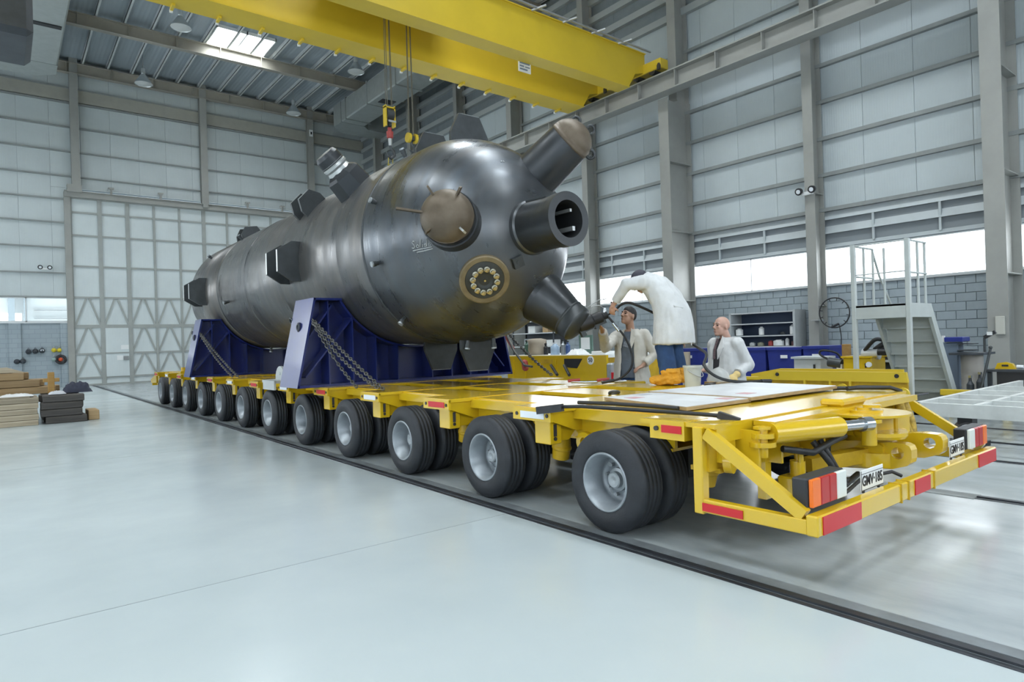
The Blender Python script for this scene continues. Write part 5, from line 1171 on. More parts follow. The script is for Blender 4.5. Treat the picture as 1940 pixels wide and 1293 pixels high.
for x in (12.25, 12.7): yc.part('foot', MB().box((x, 5.1, 0), (x+.06, 5.5, .06)), m_black)
yc2 = Thing('yellow_motor_unit', (12.3, 5.75, 0), 'small yellow motor unit with cables left of the power unit', 'power unit')
yc2.part('base', MB().bbox((12.15, 5.62, .02), (12.5, 5.92, .68), .01), m_yel); yc2.part('motor', MB().cyl((12.3, 5.62, .80), (12.3, 5.86, .84), .09, n=16), m_lug); yc2.part('valve', MB().box((12.25, 5.6, .68), (12.38, 5.7, .80)), m_white)
yc2.part('cable', MB().tube(smooth_path([(12.3, 5.8, .85), (12.25, 6.0, .98), (12.25, 5.95, 1.06), (12.3, 5.7, 1.0), (12.3, 5.6, .8)]), .02, 8), m_hose)
pw_ = Thing('wooden_post', (13.4, 6.0, 0), 'short orange wooden post behind the yellow motor unit', 'post'); pw_.part('post', MB().bbox((13.35, 5.95, 0), (13.45, 6.1, 1.15), .01), m_w4)
# low dark wheeled things behind stair foot
cv = Thing('black_machine', (13.5, 5.2, 0), 'dark machine with curved black cover behind the stairs', 'machine')
cv.part('cover', MB().prism([(13.5, 5.2+.4*math.cos(a*PI/8), .8+.30*math.sin(a*PI/8)) for a in range(9)], (1, 0, 0), .5), m_black); cv.part('base', MB().bbox((13.3, 4.95, 0), (13.8, 5.5, .80), .02), m_unit); cv.part('top_plate', MB().box((13.2, 4.9, .80), (13.3, 5.5, .84)), m_gry)
# shelf unit on the right wall with its goods
sh = Thing('wall_shelf', (16.6, 9.6, 0), 'grey steel shelf cabinet against the block wall behind the bald man', 'shelf')
for z in (.25, .66, 1.06, 1.36, 1.70, 2.0): sh.part('shelf_board', MB().box((16.40, 8.72, z-.02), (16.95, 10.58, z+.01)), m_alu)
sh.part('back_panel', MB().box((16.93, 8.70, 0), (16.95, 10.60, 2.01)), M('shelf_back_blue', (.07, .10, .17), .6))
for y in (8.66, 10.56): sh.part('side_panel', MB().box((16.38, y, 0), (16.95, y+.06, 2.03)), m_gry)
goods = [(10.4, 1.37, .10, .20, m_white, 'pale carton on the upper goods shelf, far end'), (9.72, 1.37, .07, .23, m_white, 'white canister standing on the upper goods shelf'), (8.80, 1.37, .09, .26, m_plas, 'pale carton on the upper goods shelf, near end'), (9.1, 1.37, .06, .07, m_lug, 'small dark tin on the upper goods shelf'),
         (9.22, 1.07, .14, .16, m_white, 'white tapered pack on the lower goods shelf'), (9.45, 1.07, .07, .14, m_hkr, 'reddish jar on the lower goods shelf'), (8.98, 1.07, .05, .20, m_plas, 'white bottle on the lower goods shelf'), (8.80, 1.07, .06, .12, M('dark_red_tin', (.14, .06, .06), .5), 'dark red tin on the lower goods shelf'), (9.75, 1.07, .09, .10, M('olive_tin', (.22, .23, .17), .5), 'olive tin on the lower goods shelf'), (10.0, 1.07, .08, .10, m_gry, 'grey tin on the lower goods shelf')]
for y, z, hw, h, mm, lb in goods:
    th = Thing('shelf_goods', (16.55, y, z), lb, 'container', 'goods on the wall shelf'); th.part('body', MB().lathe((16.55, y, z+.012), (0, 0, 1), [(0, hw), (h*.8, hw), (h*.88, hw*.7), (h*.9, hw*.7)], 14), mm); th.part('lid', MB().cyl((16.55, y, z+h*.9+.012), (16.55, y, z+h+.012), hw*.55, n=12), mm)
# hose hoop on the wind column
hp = Thing('hose_hoop', (16.2, 7.5, 1.5), 'black hose coiled on a round rack at the right wall column', 'hose reel')
R_ = .37; hc = Vector((16.2, 7.55, 1.88)); hp.part('hose_ring', MB().tube([hc+Vector((0, R_*math.cos(a), R_*math.sin(a))) for a in [2*PI*i/40 for i in range(40)]], .016, 8, close=True), m_hose)
for i in range(12):
    a = 2*PI*i/12+.2; hp.part('rack_peg', MB().cyl(hc+Vector((0, R_*.98*math.cos(a), R_*.98*math.sin(a))), hc+Vector((0, R_*.80*math.cos(a), R_*.80*math.sin(a))), .01, n=6), m_hose)
hp.part('hose_end', MB().tube([hc+Vector((0, -.10, -.28)), hc+Vector((0, .08, -.36))], .03, 8), m_black); hp.part('hose_tail', MB().tube(smooth_path([hc+Vector((0, -.12, -.35)), hc+Vector((0, -.15, -.6)), hc+Vector((0, -.14, -.9))]), .012, 8), m_hose)
hp.part('bracket', MB().box((16.2, 7.95, 1.70), (16.5, 8.15, 1.73)), m_galv)

# ------------------------------------------------------------ stair platform
m_st = M('stair_grey_paint', (.46, .50, .49), .5, var=.06)
sp_ = Thing('stair_platform', (11.6, 4.4, 0), 'pale grey steel access stairs with railed landing behind the trailer', 'stairs')
Yl, Yr, zp = 4.80, 3.99, 1.80
sp_.part('landing', MB().box((10.98, Yr, zp-.015), (11.85, Yl, zp+.015)), m_st)
for y in (Yl, Yr):
    sp_.part('landing_beam', MB().box((10.98, y-.03, zp-.20), (11.85, y+.03, zp+.02)), m_st)
    sp_.part('post', MB().bbox((10.97, y-.035, 0), (11.04, y+.035, 2.82), .008), m_st)
sp_.part('end_beam', MB().box((10.98, Yr, zp-.2), (11.03, Yl, zp+.02)), m_st)
for x, y in ((11.75, Yl), (11.40, Yl), (11.75, 4.62), (11.75, Yr+.02), (11.4, Yr)): sp_.part('rail_post', MB().cyl((x, y, zp), (x, y, 2.80), .02, n=8), m_st)
for z in (2.30, 2.80):
    sp_.part('handrail', MB().cyl((11.0, Yl, z), (11.75, Yl, z), .016, n=8), m_st); sp_.part('handrail', MB().cyl((11.0, Yr, z), (11.75, Yr, z), .016, n=8), m_st)
sp_.part('cross_rail', MB().cyl((11.0, Yr, 2.80), (11.0, Yl, 2.80), .012, n=8), m_st); sp_.part('cross_rail', MB().cyl((11.0, Yr, 2.32), (11.0, Yl, 2.32), .010, n=8), m_st)
xf = 13.05
for y in (Yl, Yr): sp_.part('stringer', MB().prism([(11.85, y, zp+.02), (11.85, y, zp-.22), (xf-.14, y, 0), (xf+.08, y, 0)], (0, 1, 0), .05), m_st)
for k in range(8):
    t = (k+.5)/8; x = 11.85+(xf-11.85)*t; z = zp*(1-t)-.02
    sp_.part('tread', MB().box((x-.09, Yr+.03, z-.02), (x+.10, Yl-.03, z+.01)), m_st)
    sp_.part('riser', MB().box((x+.085, Yr+.03, z-.225), (x+.10, Yl-.03, z-.02)), m_st)
sp_.part('stair_rail', MB().tube([(11.75, Yl, 2.75), (12.0, Yl, 2.35), (12.6, Yl, 1.7), (xf, Yl, .9)], .018, 8), m_st)
# ------------------------------------------------------------ pale ladder frame on trestles at the right
m_pf = M('pale_frame_paint', (.56, .585, .57), .55, var=.12, scale=4)
lf = Thing('ladder_frame', (9.4, 1.6, 0), 'pale grey steel ladder frame lying low at the right edge', 'frame')
zf = .55
lf.part('edge_beam', MB().box((8.40, -1.2, zf-.15), (8.46, 3.03, zf)), m_pf); lf.part('edge_beam', MB().box((8.40, 2.97, zf-.15), (12.6, 3.03, zf)), m_pf)
for x in (9.05, 9.75, 10.5, 11.3): lf.part('longitudinal', MB().box((x-.03, -1.2, zf-.14), (x+.03, 2.97, zf-.002)), m_pf)
for y in (2.45, 1.75, .9, 0.0): lf.part('rung', MB().box((8.46, y-.03, zf-.12), (12.5, y+.03, zf-.01)), m_pf)
for x, y in ((8.6, 2.8), (12.4, 2.8), (8.6, -.8), (12.4, -.8)): lf.part('trestle', MB().box((x-.05, y-.05, 0), (x+.05, y+.05, zf-.15)).box((x-.15, y-.15, 0), (x+.15, y+.15, .03)), m_pf)
mo = Thing('electric_motor', (9.0, 2.7, 0), 'black motor with grey round end on floor under the ladder frame', 'motor')
mo.part('frame', MB().lathe((8.86, 2.62, .16), (.9, .35, 0), [(0, .08), (.0, .13), (.34, .13), (.36, .09)], 24), m_black); mo.part('end_bell', MB().lathe((8.86, 2.62, .16), (-.9, -.35, 0), [(0, .115), (.03, .11), (.05, .05), (.07, .05)], 24), m_gry); mo.part('feet', MB().box((8.85, 2.5, 0), (9.2, 2.85, .06)), m_black); mo.part('terminal_box', MB().box((8.92, 2.6, .26), (9.1, 2.75, .34)), m_black)
# ------------------------------------------------------------ benches at the far right
bt = Thing('drill_press_table', (13.8, 4.0, 0), 'round dark table on a grey drum with lamp arm by the wall', 'table')
bt.part('drum', MB().lathe((13.75, 3.98, 0), (0, 0, 1), [(0, .24), (.05, .24), (.06, .17), (.92, .17)], 24), M('drum_taupe', (.34, .32, .29), .5, var=.1)); bt.part('top', MB().box((13.45, 3.72, .92), (14.1, 4.25, .96)), m_unit)
bt.part('arm', MB().cyl((14.0, 3.85, .96), (14.0, 3.85, 1.22), .02, n=8), m_lug); bt.part('lamp_head', MB().bar((14.0, 3.85, 1.22), (14.0, 3.68, 1.32), .06, .06), m_black); bt.part('switch', MB().box((13.95, 3.72, 1.26), (14.0, 3.80, 1.32)), m_white)
bc = Thing('machine_column', (14.1, 4.35, 0), 'blue grey machine column with a blue tray on top', 'machine')
bc.part('column', MB().bbox((13.95, 4.25, 0), (14.25, 4.5, 1.14), .02), M('blue_grey_paint', (.13, .17, .23), .5)); bc.part('tray', MB().bbox((13.9, 4.16, 1.15), (14.3, 4.46, 1.24), .01), m_bin); bc.part('shelf', MB().box((13.9, 4.0, 1.10), (14.2, 4.25, 1.12)).box((13.9, 4.0, .98), (14.2, 4.25, 1.0)), m_unit); bc.part('white_cap', MB().cyl((14.0, 4.50, 1.15), (14.0, 4.50, 1.27), .03), m_white)
wbch = Thing('tool_bench', (13.3, 3.0, 0), 'dark work bench at the right edge with tools on it', 'bench')
wbch.part('top', MB().box((12.9, 2.0, .66), (13.7, 3.56, .70)), m_unit); wbch.part('front_panel', MB().box((12.92, 2.0, .25), (12.95, 3.4, .66)), m_black)
for x, y in ((12.95, 3.48), (13.6, 3.48), (12.95, 2.1), (13.6, 2.1)): wbch.part('leg', MB().box((x, y, 0), (x+.06, y+.06, .66)), m_unit)
sw = Thing('yellow_saw', (13.1, 3.3, .7), 'yellow hand held saw lying on the dark bench', 'saw')
sw.part('body', MB().prism([(13.1, 3.46, .702), (13.1, 3.42, .80), (13.1, 3.30, .82), (13.1, 3.22, .79), (13.1, 3.17, .702)], (1, 0, 0), .10), m_yel); sw.part('handle_gap', MB().box((13.045, 3.27, .745), (13.05, 3.36, .775)), m_black); sw.part('nose', MB().cyl((13.1, 3.17, .74), (13.1, 3.08, .735), .03), m_whtref)
single('steel_pipe', MB().tube([(12.60, 3.62, .0), (12.80, 3.44, 1.06)], .02, 8).sphere((12.80, 3.44, 1.07), .03, 10, 6), m_lug, (12.70, 3.8, 0), 'dark pipe leaning up against the bench at the right', 'pipe')
for k, (y, hh, lb) in enumerate(((3.60, .62, 'dark gas bottle beside the bench, nearest the table'), (3.74, .56, 'dark gas bottle beside the bench, shorter one'))):
    th = Thing('gas_bottle', (12.8, y, 0), lb, 'gas bottle'); th.part('cylinder', MB().lathe((12.8, y, 0), (0, 0, 1), [(0, .055), (hh*.8, .055), (hh*.9, .025), (hh, .02)], 14), m_unit); th.part('valve', MB().box((12.77, y-.02, hh), (12.83, y+.02, hh+.04)), m_chrome)
yp = single('yellow_rail', MB().bbox((12.2, 3.0, .30), (12.3, 4.0, .40), .01).box((12.2, 3.05, 0), (12.3, 3.15, .30)).box((12.2, 3.85, 0), (12.3, 3.95, .30)), m_cy, (12.25, 3.5, 0), 'low yellow guard rail in front of the drum table', 'rail')
sb = single('switch_box', MB().bbox((15.80, 4.0, 1.25), (15.85, 4.16, 1.62), .01), M('cream_box', (.5, .5, .45), .5), (15.83, 4.08, 1.25), 'cream switch box fixed on the big wall column', 'switch box')
# ------------------------------------------------------------ people
def remesh_obj(mb, vox, it=4, fac=.6):
    me = mb.mesh('tmp'); o = bpy.data.objects.new('tmp', me); COL.objects.link(o)
    r = o.modifiers.new('r', 'REMESH'); r.mode = 'VOXEL'; r.voxel_size = vox; r.use_smooth_shade = True
    if it: s = o.modifiers.new('s', 'SMOOTH'); s.iterations = it; s.factor = fac
    dg = bpy.context.evaluated_depsgraph_get(); out = bpy.data.meshes.new_from_object(o.evaluated_get(dg))
    bpy.data.objects.remove(o); bpy.data.meshes.remove(me)
    out.polygons.foreach_set('use_smooth', [True]*len(out.polygons)); out.materials.clear(); return out
from mathutils import noise
class Person:
    def __init__(s, loc, fwd, label):
        s.o = Vector(loc); s.f = Vector((fwd[0], fwd[1], 0)).normalized(); s.l = Vector((0, 0, 1)).cross(s.f)
        s.th = Thing('person', loc, label, 'person')
    def P(s, f, l, u): return s.o+s.f*f+s.l*l+Vector((0, 0, u))
    def part(s, name, mb, mat, vox=.012, it=4, parent=None, fold=0., freq=(14, 14, 5)):
        me = remesh_obj(mb, vox, it)
        if fold:
            fr = Vector(freq); nr = [v.normal.copy() for v in me.vertices]; cs = []
            for v, nv in zip(me.vertices, nr):
                c = v.co; k = noise.noise(Vector((c.x*fr.x, c.y*fr.y, c.z*fr.z)))+.5*noise.noise(Vector((c.x*fr.x*2.1+5, c.y*fr.y*2.1, c.z*fr.z*2.1)))
                cs += list(c+nv*k*fold)
            me.vertices.foreach_set('co', cs); me.update()
        me.transform(Matrix.Translation(-s.o)); return put(name, me, mat, parent or s.th.o)
    def raw(s, name, mb, mat, parent=None): return s.th.part(name, mb, mat, parent=parent)
def ell(mb, c, f, l, u, rf, rl, ru, n=16, m=10):
    """ellipsoid with own axes"""
    vs = [c-u*ru]
    for j in range(1, m):
        a = -PI/2+PI*j/m
        vs += [c+f*rf*math.cos(a)*math.cos(2*PI*i/n)+l*rl*math.cos(a)*math.sin(2*PI*i/n)+u*ru*math.sin(a) for i in range(n)]
    vs.append(c+u*ru); fs = [(0, 1+(i+1)%n, 1+i) for i in range(n)]
    for j in range(m-2): fs += [(1+j*n+i, 1+j*n+(i+1)%n, 1+(j+1)*n+(i+1)%n, 1+(j+1)*n+i) for i in range(n)]
    L = len(vs)-1; fs += [(1+(m-2)*n+i, 1+(m-2)*n+(i+1)%n, L) for i in range(n)]
    return mb.add(vs, fs, True)
HK = 1.08
def head_mb(mb, c, f, u):
    t = MB(); r = _head(t, c, f, u); mb.add([c+(v-c)*HK for v in t.v], t.f, True); return r
def _scl(mb, c):
    mb.v = [c+(v-c)*HK for v in mb.v]; return mb
def _head(mb, c, f, u):
    """head centred at c looking along f with up u; 0.23 m tall"""
    f = f.normalized(); u = (u-f*u.dot(f)).normalized(); l = u.cross(f)
    ell(mb, c+u*.025-f*.01, f, l, u, .098, .078, .092)                # skull
    ell(mb, c-u*.045+f*.022, f, l, u, .070, .060, .075)               # jaw and face
    ell(mb, c-u*.10+f*.060, f, l, u, .026, .030, .024)                # chin
    ell(mb, c+u*.022+f*.078, f, l, u, .018, .055, .014)               # brow
    mb.tube([c+u*.010+f*.088, c-u*.015+f*.102, c-u*.035+f*.112], [.010, .012, .016], 8)   # nose bridge
    for s in (-1, 1):
        ell(mb, c-u*.020+f*.068+l*s*.035, f, l, u, .022, .022, .022)  # cheek
        ell(mb, c-u*.012-f*.012+l*s*.080, f, l, u, .018, .010, .032)  # ear
        ell(mb, c-u*.036+f*.102+l*s*.012, f, l, u, .008, .008, .007)  # nostril wing
    ell(mb, c-u*.068+f*.084, f, l, u, .012, .026, .007); ell(mb, c-u*.080+f*.082, f, l, u, .012, .022, .008)   # lips
    return f, l, u
def face_bits(p, c, f, u, mats):
    f = f.normalized(); u = (u-f*u.dot(f)).normalized(); l = u.cross(f)
    for s in (-1, 1):
        e = MB(); ell(e, c+u*.002+f*.082+l*s*.032, f, l, u, .010, .016, .008); p.raw('eye', _scl(e, c), m_eye)
        b = MB(); b.tube([c+u*.026+f*.094+l*s*.014, c+u*.031+f*.093+l*s*.034, c+u*.024+f*.080+l*s*.052], [.004, .005, .003], 6); p.raw('eyebrow', _scl(b, c), mats)
    m = MB(); ell(m, c-u*.073+f*.0935, f, l, u, .004, .024, .003); p.raw('mouth', _scl(m, c), m_lip)
def hand_mb(mb, wrist, d, palm_n, s=1., curl=.5, thumb=1):
    """palm and five fingers; d points from wrist to fingers, palm_n out of the palm"""
    d = d.normalized(); n = (palm_n-d*palm_n.dot(d)).normalized(); w = d.cross(n)*thumb
    ell(mb, wrist+d*.045*s, d, w, n, .055*s, .042*s, .018*s)
    mb.tube([wrist-d*.03*s, wrist+d*.02*s], [.027*s, .026*s], 10)
    for k, (o, L) in enumerate(((.030, .070), (.010, .078), (-.010, .072), (-.029, .056))):
        a = wrist+d*.085*s+w*o*s; cdir = (d*math.cos(curl*.7)+n*math.sin(curl*.7)); c2 = (d*math.cos(curl*1.7)+n*math.sin(curl*1.7)); c3 = (d*math.cos(curl*2.5)+n*math.sin(curl*2.5))
        p1 = a+cdir*L*.45*s; p2 = p1+c2*L*.35*s; p3 = p2+c3*L*.25*s
        mb.tube([a-d*.02*s, a, p1, p2, p3], [.0095*s, .0095*s, .009*s, .0082*s, .007*s], 8)
    a = wrist+d*.025*s+w*.036*s; p1 = a+(d*.6+w*.7+n*.25).normalized()*.038*s; p2 = p1+(d*.8+w*.15+n*.55).normalized()*.032*s
    mb.tube([a-w*.012*s, a, p1, p2], [.013*s, .012*s, .0105*s, .008*s], 8)
def sleeve(mb, pts, rs): mb.tube(pts, rs, 14); [mb.sphere(p, r*.98, 12, 8) for p, r in list(zip(pts, rs))[1:-1]]
def ringc(c, f, l, rf, rl, n=24, sq=2.4):
    out = []
    for i in range(n):
        a = 2*PI*i/n; ca, sa = math.cos(a), math.sin(a); k = (abs(ca)**sq+abs(sa)**sq)**(-1/sq); out.append(c+f*rf*ca*k+l*rl*sa*k)
    return out
def cloth(name, col, var=.08): return M(name, col, .85, var=var, scale=6, bump=1.0, bscale=7)
m_skin1 = M('skin_tan', (.40, .235, .165), .5, var=.08, scale=12, sub=.06); m_skin2 = M('skin_fair', (.50, .30, .235), .5, var=.08, scale=12, sub=.06)
m_eye = M('eye_dark', (.05, .04, .035), .25); m_lip = M('lip_line', (.22, .09, .075), .6)
m_hair = M('black_hair', (.012, .010, .010), .55, bump=.6, bscale=120); m_grhair = M('grey_stubble', (.22, .19, .17), .7)
m_coat = cloth('cream_lab_coat', (.53, .515, .465)); m_coat2 = cloth('white_lab_coat', (.55, .565, .57)); m_tee = cloth('grey_tee', (.105, .13, .165), .2)
m_jean = cloth('blue_jeans', (.022, .06, .155), .25); m_boot = cloth('orange_overshoe', (.70, .34, .03), .15); m_blk = cloth('black_shirt', (.03, .03, .035)); m_glove = cloth('yellow_glove', (.62, .47, .20))
Zu = Vector((0, 0, 1))

# ---- man in the grey shirt, reaching up under the nozzle
p = Person((6.86, 6.0, 0), (-.93, -.36, 0), 'dark haired man in open cream lab coat and grey shirt reaching under the nozzle')
P = p.P
bd = MB(); hc1 = P(.05, 0, 1.715); hf = (Vector((-.86, .10, .33))); hf.normalize(); hu = (Zu-hf*.2).normalized()
head_mb(bd, hc1, hf, hu)
bd.tube([P(-.02, 0, 1.45), P(0, 0, 1.55), P(.03, 0, 1.66)], [.075, .060, .058], 12)
for s in (-1, 1):
    bd.tube([P(0, s*.09, .95), P(.01, s*.10, .5), P(-.02, s*.10, .08)], [.085, .06, .042], 12); bd.tube([P(-.05, s*.10, .04), P(.15, s*.12, .035)], [.045, .035], 10)
bd.loft([ringc(P(0, 0, z), p.f, p.l, a, b) for z, a, b in ((.88, .11, .16), (1.0, .115, .165), (1.15, .10, .15), (1.35, .115, .18), (1.46, .10, .185), (1.52, .06, .10))])
rs_ = P(0, -.20, 1.45); rh = Vector((6.09, 5.80, 1.535)); re = Vector((6.46, 6.10, 1.29))
ls_ = P(0, .20, 1.45); le = P(-.03, .34, 1.18); lh = P(.14, .20, 1.02)
bd.tube([P(0, -.12, 1.46), rs_, re, rh], [.06, .055, .042, .028], 12); bd.tube([P(0, .12, 1.46), ls_, le, lh], [.06, .055, .042, .028], 12)
hand_mb(bd, rh, (Vector((-.6, -.1, .45))), Vector((.3, -.2, .9)), 1.05, .55, 1); hand_mb(bd, lh, p.f*.8-p.l*.5-Zu*.3, -Zu, 1., .5, -1)
body1 = p.part('body', bd, m_skin1, .0085, 2)
face_bits(p, hc1, hf, hu, m_hair)
hr = MB(); hl = hu.cross(hf).normalized()
ell(hr, hc1+hu*.045-hf*.020, hf, hl, hu, .098, .084, .085); ell(hr, hc1+hu*.02-hf*.05, hf, hl, hu, .060, .079, .068)
p.part('hair', _scl(hr, hc1), m_hair, .01, 2)
sh_ = MB(); sh_.loft([ringc(P(.012, 0, z), p.f, p.l, a, b) for z, a, b in ((.86, .135, .175), (1.0, .135, .175), (1.15, .125, .165), (1.35, .135, .18), (1.45, .115, .17), (1.50, .08, .12))])
p.part('grey_shirt', sh_, m_tee, .012, 3, fold=.006)
tr_ = MB(); [tr_.tube([P(0, s*.09, .98), P(.01, s*.10, .5), P(-.01, s*.10, .10)], [.115, .085, .075], 12) for s in (-1, 1)]; p.part('trousers', tr_, m_jean, .016, 3)
so = MB(); [ell(so, P(.06, s*.11, .05), p.f, p.l, Zu, .15, .055, .05) for s in (-1, 1)]; p.part('shoes', so, m_black, .012, 2)
# coat: back and two front panels left open, sleeves, collar
ct = MB()
def shell(rings_in, rings_out, a0, a1, n=18):
    vs = []; fs = []; k = len(rings_in)
    for rr in (rings_out, rings_in):
        for (c, f_, l_, rf, rl) in rr:
            for i in range(n+1):
                a = a0+(a1-a0)*i/n; ca, sa = math.cos(a), math.sin(a); q = (abs(ca)**2.3+abs(sa)**2.3)**(-1/2.3); vs.append(c+f_*rf*ca*q+l_*rl*sa*q)
    W = n+1; o = k*W
    for j in range(k-1):
        for i in range(n):
            a = j*W+i; fs += [(a, a+1, a+W+1, a+W), (o+a, o+a+W, o+a+W+1, o+a+1)]
        for i in (0, n): a = j*W+i; fs.append((a, a+W, o+a+W, o+a) if i == 0 else (a, o+a, o+a+W, a+W))
    for j in (0, k-1):
        for i in range(n): a = j*W+i; fs.append((a, o+a, o+a+1, a+1) if j == 0 else (a, a+1, o+a+1, o+a))
    return vs, fs
prof = ((.62, .24, .29), (.80, .21, .265), (1.0, .18, .24), (1.15, .165, .225), (1.35, .165, .225), (1.44, .15, .215), (1.50, .11, .16), (1.53, .085, .10))
out_ = [(P(-.005, 0, z), p.f, p.l, a, b) for z, a, b in prof]; in_ = [(P(-.005, 0, z), p.f, p.l, a-.022, b-.022) for z, a, b in prof]
ct.add(*shell(in_, out_, .42, 2*PI-.42, 30), True)
sleeve(ct, [P(0, -.15, 1.45), rs_+Vector((0, 0, -.01)), re, rh+(re-rh).normalized()*.07], [.085, .082, .074, .062]); sleeve(ct, [P(0, .15, 1.45), ls_, le, lh+(le-lh).normalized()*.06], [.085, .082, .074, .06])
coat1 = p.part('lab_coat', ct, m_coat, .011, 3, fold=.009)
for s in (-1, 1):
    cl = MB(); cl.prism([P(.09, s*.05, 1.545), P(.135, s*.12, 1.40), P(.175, s*.075, 1.27), P(.165, s*.055, 1.36)], p.f, .014); p.raw('lapel', cl, m_coat, coat1)
p.raw('coat_button', MB().cyl(P(.17, .10, 1.0), P(.185, .10, 1.0), .012, n=10), m_black, coat1)
sp__ = MB().prism([P(.150, -.04, 1.36), P(.150, .06, 1.40), P(.152, .10, 1.34), P(.152, .02, 1.28), P(.152, -.06, 1.30)], p.f, .004); p.raw('shirt_print', sp__, M('faded_print', (.25, .29, .34), .8, var=.5, scale=40))

# ---- man bending on the deck, seen from behind
p = Person((6.10, 4.72, DZ), (-.22, .97, 0), 'man in white lab coat, blue jeans and orange overshoes bending on the deck')
P = p.P
bd = MB(); hip = P(.0, 0, .88); chest = P(.20, .02, 1.20); neck = P(.30, .0, 1.25); hc2 = P(.40, -.04, 1.235); hf = (p.f*.75-Zu*.66).normalized(); hu = (Zu*.75+p.f*.66).normalized()
head_mb(bd, hc2, hf, hu); bd.tube([chest, neck, hc2], [.08, .06, .058], 12)
for s in (-1, 1):
    bd.tube([P(.0, s*.09, .90), P(.03, s*.12, .46), P(-.02, s*.13, .09)], [.09, .06, .045], 12); ell(bd, P(.03, s*.14, .045), p.f, p.l, Zu, .13, .045, .045)
bd.tube([hip, P(.09, 0, 1.04), chest], [.14, .125, .09], 14)
lS = P(.22, .20, 1.19); lE = P(.50, .33, .93); lH = Vector((5.74, 5.28, 1.80)); rS = P(.20, -.20, 1.16); rE = P(.06, -.32, .82); rH = P(.04, -.33, .50)
lE = Vector((5.75, 5.06, 2.04))
bd.tube([chest, lS, lE, lH], [.07, .056, .042, .028], 12); bd.tube([chest, rS, rE, rH], [.07, .056, .042, .028], 12)
hand_mb(bd, lH, Vector((.25, .4, -.75)), Vector((.6, .3, .1)), 1., .5, 1); hand_mb(bd, rH, Vector((.1, .1, -1)), p.l, 1., .4, -1)
p.part('body', bd, m_skin2, .0085, 2); face_bits(p, hc2, hf, hu, m_hair)
hl = hu.cross(hf).normalized(); hr = MB(); ell(hr, hc2+hu*.03-hf*.018, hf, hl, hu, .105, .088, .092); p.part('cap', _scl(hr, hc2), M('dark_cap', (.035, .035, .05), .7), .01, 2)
je = MB(); [je.tube([P(.0, s*.09, .92), P(.02, s*.115, .66), P(.03, s*.125, .44), P(-.02, s*.135, .12)], [.135, .115, .105, .10], 14) for s in (-1, 1)]; ell(je, P(.0, 0, .88), p.f, p.l, Zu, .14, .18, .14); p.part('blue_jeans', je, m_jean, .014, 2, fold=.010, freq=(12, 12, 9))
bo = MB()
for s in (-1, 1):
    ell(bo, P(.05, s*.15, .06), p.f, p.l, Zu, .17, .085, .062); bo.lathe(P(-.04, s*.135, .02), (0, 0, 1), [(0, .11), (.06, .125), (.10, .105), (.14, .12), (.17, .10)], 16)
p.part('orange_overshoes', bo, m_boot, .010, 1, fold=.014, freq=(16, 16, 30))
ct = MB()
# bent torso of the coat, then a skirt falling to the thighs
def rg(c, d, l_, ra, rl): 
    n_ = l_.cross(d).normalized(); return ringc(c, n_, l_, ra, rl)
sp_d = (chest-hip).normalized()
rings = [rg(P(-.03, 0, .47), (Zu-p.l*.25).normalized(), p.l, .22, .275), rg(P(-.04, 0, .62), (Zu-p.l*.12).normalized(), p.l, .21, .265), rg(P(-.02, 0, .82), (Zu+p.f*.2).normalized(), p.l, .195, .245), rg(P(.04, 0, .99), (Zu+p.f*.5).normalized(), p.l, .17, .22), rg(P(.12, 0, 1.10), sp_d, p.l, .16, .215), rg(P(.20, .01, 1.19), sp_d, p.l, .145, .22), rg(P(.26, .02, 1.25), sp_d, p.l, .10, .16), rg(P(.31, .02, 1.285), sp_d, p.l, .075, .085)]
ct.loft(rings)
sleeve(ct, [P(.18, .10, 1.19), lS, lE, lH+(lE-lH).normalized()*.07], [.10, .095, .078, .062]); sleeve(ct, [P(.16, -.10, 1.17), rS, rE, rH+(rE-rH).normalized()*.06], [.10, .095, .08, .075])
coat2 = p.part('lab_coat', ct, m_coat2, .012, 3, fold=.012, freq=(12, 12, 4))
p.raw('back_seam', MB().tube([P(-.245, 0, .45), P(-.252, 0, .60), P(-.215, 0, .80), P(-.12, 0, 1.02)], .006, 6), m_coat2, coat2)
p.raw('half_belt', MB().tube([P(-.13, .19, .90), P(-.185, .09, .88), P(-.19, 0, .875), P(-.185, -.09, .88), P(-.13, -.19, .90)], .014, 8), m_coat2, coat2)

# ---- bald man at the right, looking left
p = Person((7.40, 4.86, 0), (-.93, .20, 0), 'bald man in white lab coat over black shirt looking left beside the deck')
P = p.P
bd = MB(); hc3 = P(.06, 0, 1.525); hf = Vector((-.93, .30, .12)).normalized(); hu = (Zu-hf*.1).normalized()
head_mb(bd, hc3, hf, hu); bd.tube([P(-.03, 0, 1.26), P(.0, 0, 1.38), P(.035, 0, 1.47)], [.085, .068, .064], 12)
for s in (-1, 1):
    bd.tube([P(0, s*.09, .84), P(.01, s*.10, .44), P(-.02, s*.10, .08)], [.09, .06, .042], 12); bd.tube([P(-.05, s*.10, .04), P(.14, s*.12, .035)], [.042, .034], 10)
bd.loft([ringc(P(0, 0, z), p.f, p.l, a, b) for z, a, b in ((.78, .12, .16), (.9, .14, .165), (1.05, .14, .16), (1.2, .125, .18), (1.30, .10, .18), (1.35, .06, .10))])
lS = P(0, .20, 1.29); lE = P(-.10, .27, 1.02); lH = P(.14, .30, .90); rS = P(0, -.20, 1.29); rE = P(-.05, -.27, 1.02); rH = P(.20, -.20, .95)
bd.tube([P(0, .12, 1.30), lS, lE, lH], [.06, .056, .042, .028], 12); bd.tube([P(0, -.12, 1.30), rS, rE, rH], [.06, .056, .042, .028], 12)
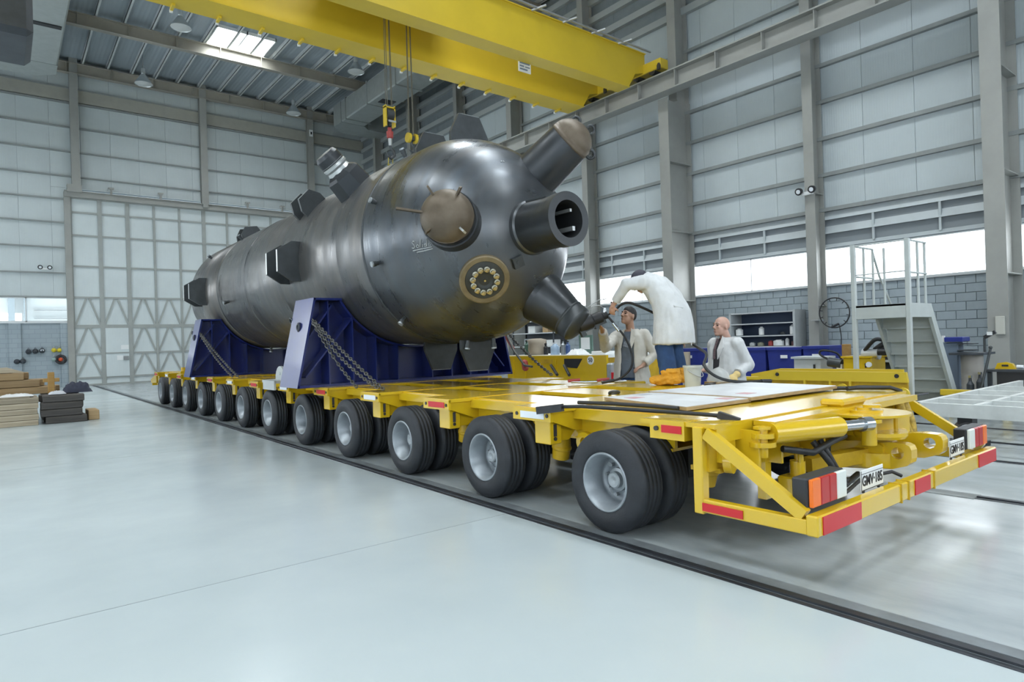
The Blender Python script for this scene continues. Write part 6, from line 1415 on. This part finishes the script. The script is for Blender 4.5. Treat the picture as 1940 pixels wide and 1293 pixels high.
hand_mb(bd, lH, p.f*.9-Zu*.4, -Zu*.6-p.l*.5, .98, .6, 1); hand_mb(bd, rH, p.f*.9, -Zu, .98, .5, -1)
p.part('body', bd, m_skin2, .0085, 2); face_bits(p, hc3, hf, hu, m_grhair)
gl = MB(); hand_mb(gl, lH, p.f*.9-Zu*.4, -Zu*.6-p.l*.5, 1.18, .6, 1); gl.tube([lH-(lH-lE).normalized()*.05, lH], [.046, .042], 12); p.part('yellow_glove', gl, m_glove, .010, 2)
bs = MB(); bs.loft([ringc(P(.012, 0, z), p.f, p.l, a, b) for z, a, b in ((.76, .15, .18), (.9, .165, .185), (1.05, .16, .175), (1.2, .145, .185), (1.30, .115, .17), (1.355, .08, .10))]); p.part('black_shirt', bs, m_blk, .012, 3)
tr_ = MB(); [tr_.tube([P(0, s*.09, .86), P(.01, s*.10, .44), P(-.01, s*.10, .10)], [.12, .085, .075], 12) for s in (-1, 1)]; p.part('trousers', tr_, cloth('dark_trousers', (.05, .06, .08)), .016, 3)
so = MB(); [ell(so, P(.06, s*.11, .05), p.f, p.l, Zu, .15, .055, .05) for s in (-1, 1)]; p.part('shoes', so, m_black, .012, 2)
ct = MB(); prof = ((.50, .25, .28), (.70, .23, .265), (.88, .205, .245), (1.03, .195, .23), (1.20, .18, .23), (1.29, .155, .215), (1.35, .115, .16), (1.385, .09, .10))
out_ = [(P(-.005, 0, z), p.f, p.l, a, b) for z, a, b in prof]; in_ = [(P(-.005, 0, z), p.f, p.l, a-.022, b-.022) for z, a, b in prof]
ct.add(*shell(in_, out_, .22, 2*PI-.22, 30), True)
sleeve(ct, [P(0, .14, 1.29), lS, lE, lH+(lE-lH).normalized()*.05], [.092, .092, .086, .070]); sleeve(ct, [P(0, -.14, 1.29), rS, rE, rH+(rE-rH).normalized()*.05], [.092, .092, .084, .066])
coat3 = p.part('lab_coat', ct, m_coat2, .011, 3, fold=.009)
for s in (-1, 1): p.raw('lapel', MB().prism([P(.09, s*.05, 1.40), P(.15, s*.12, 1.25), P(.19, s*.05, 1.10), P(.18, s*.04, 1.22)], p.f, .014), m_coat2, coat3)
p.raw('pocket_trim', MB().bar(P(.155, .115, 1.17), P(.10, .195, 1.165), .012, .014), M('pocket_blue', (.16, .22, .30), .8), coat3)
p.raw('checked_scarf', MB().tube([P(.09, -.03, 1.36), P(.150, -.035, 1.22), P(.165, -.03, 1.10)], [.02, .022, .02], 8), M('check_cloth', (.13, .09, .10), .8, var=.6, scale=60))
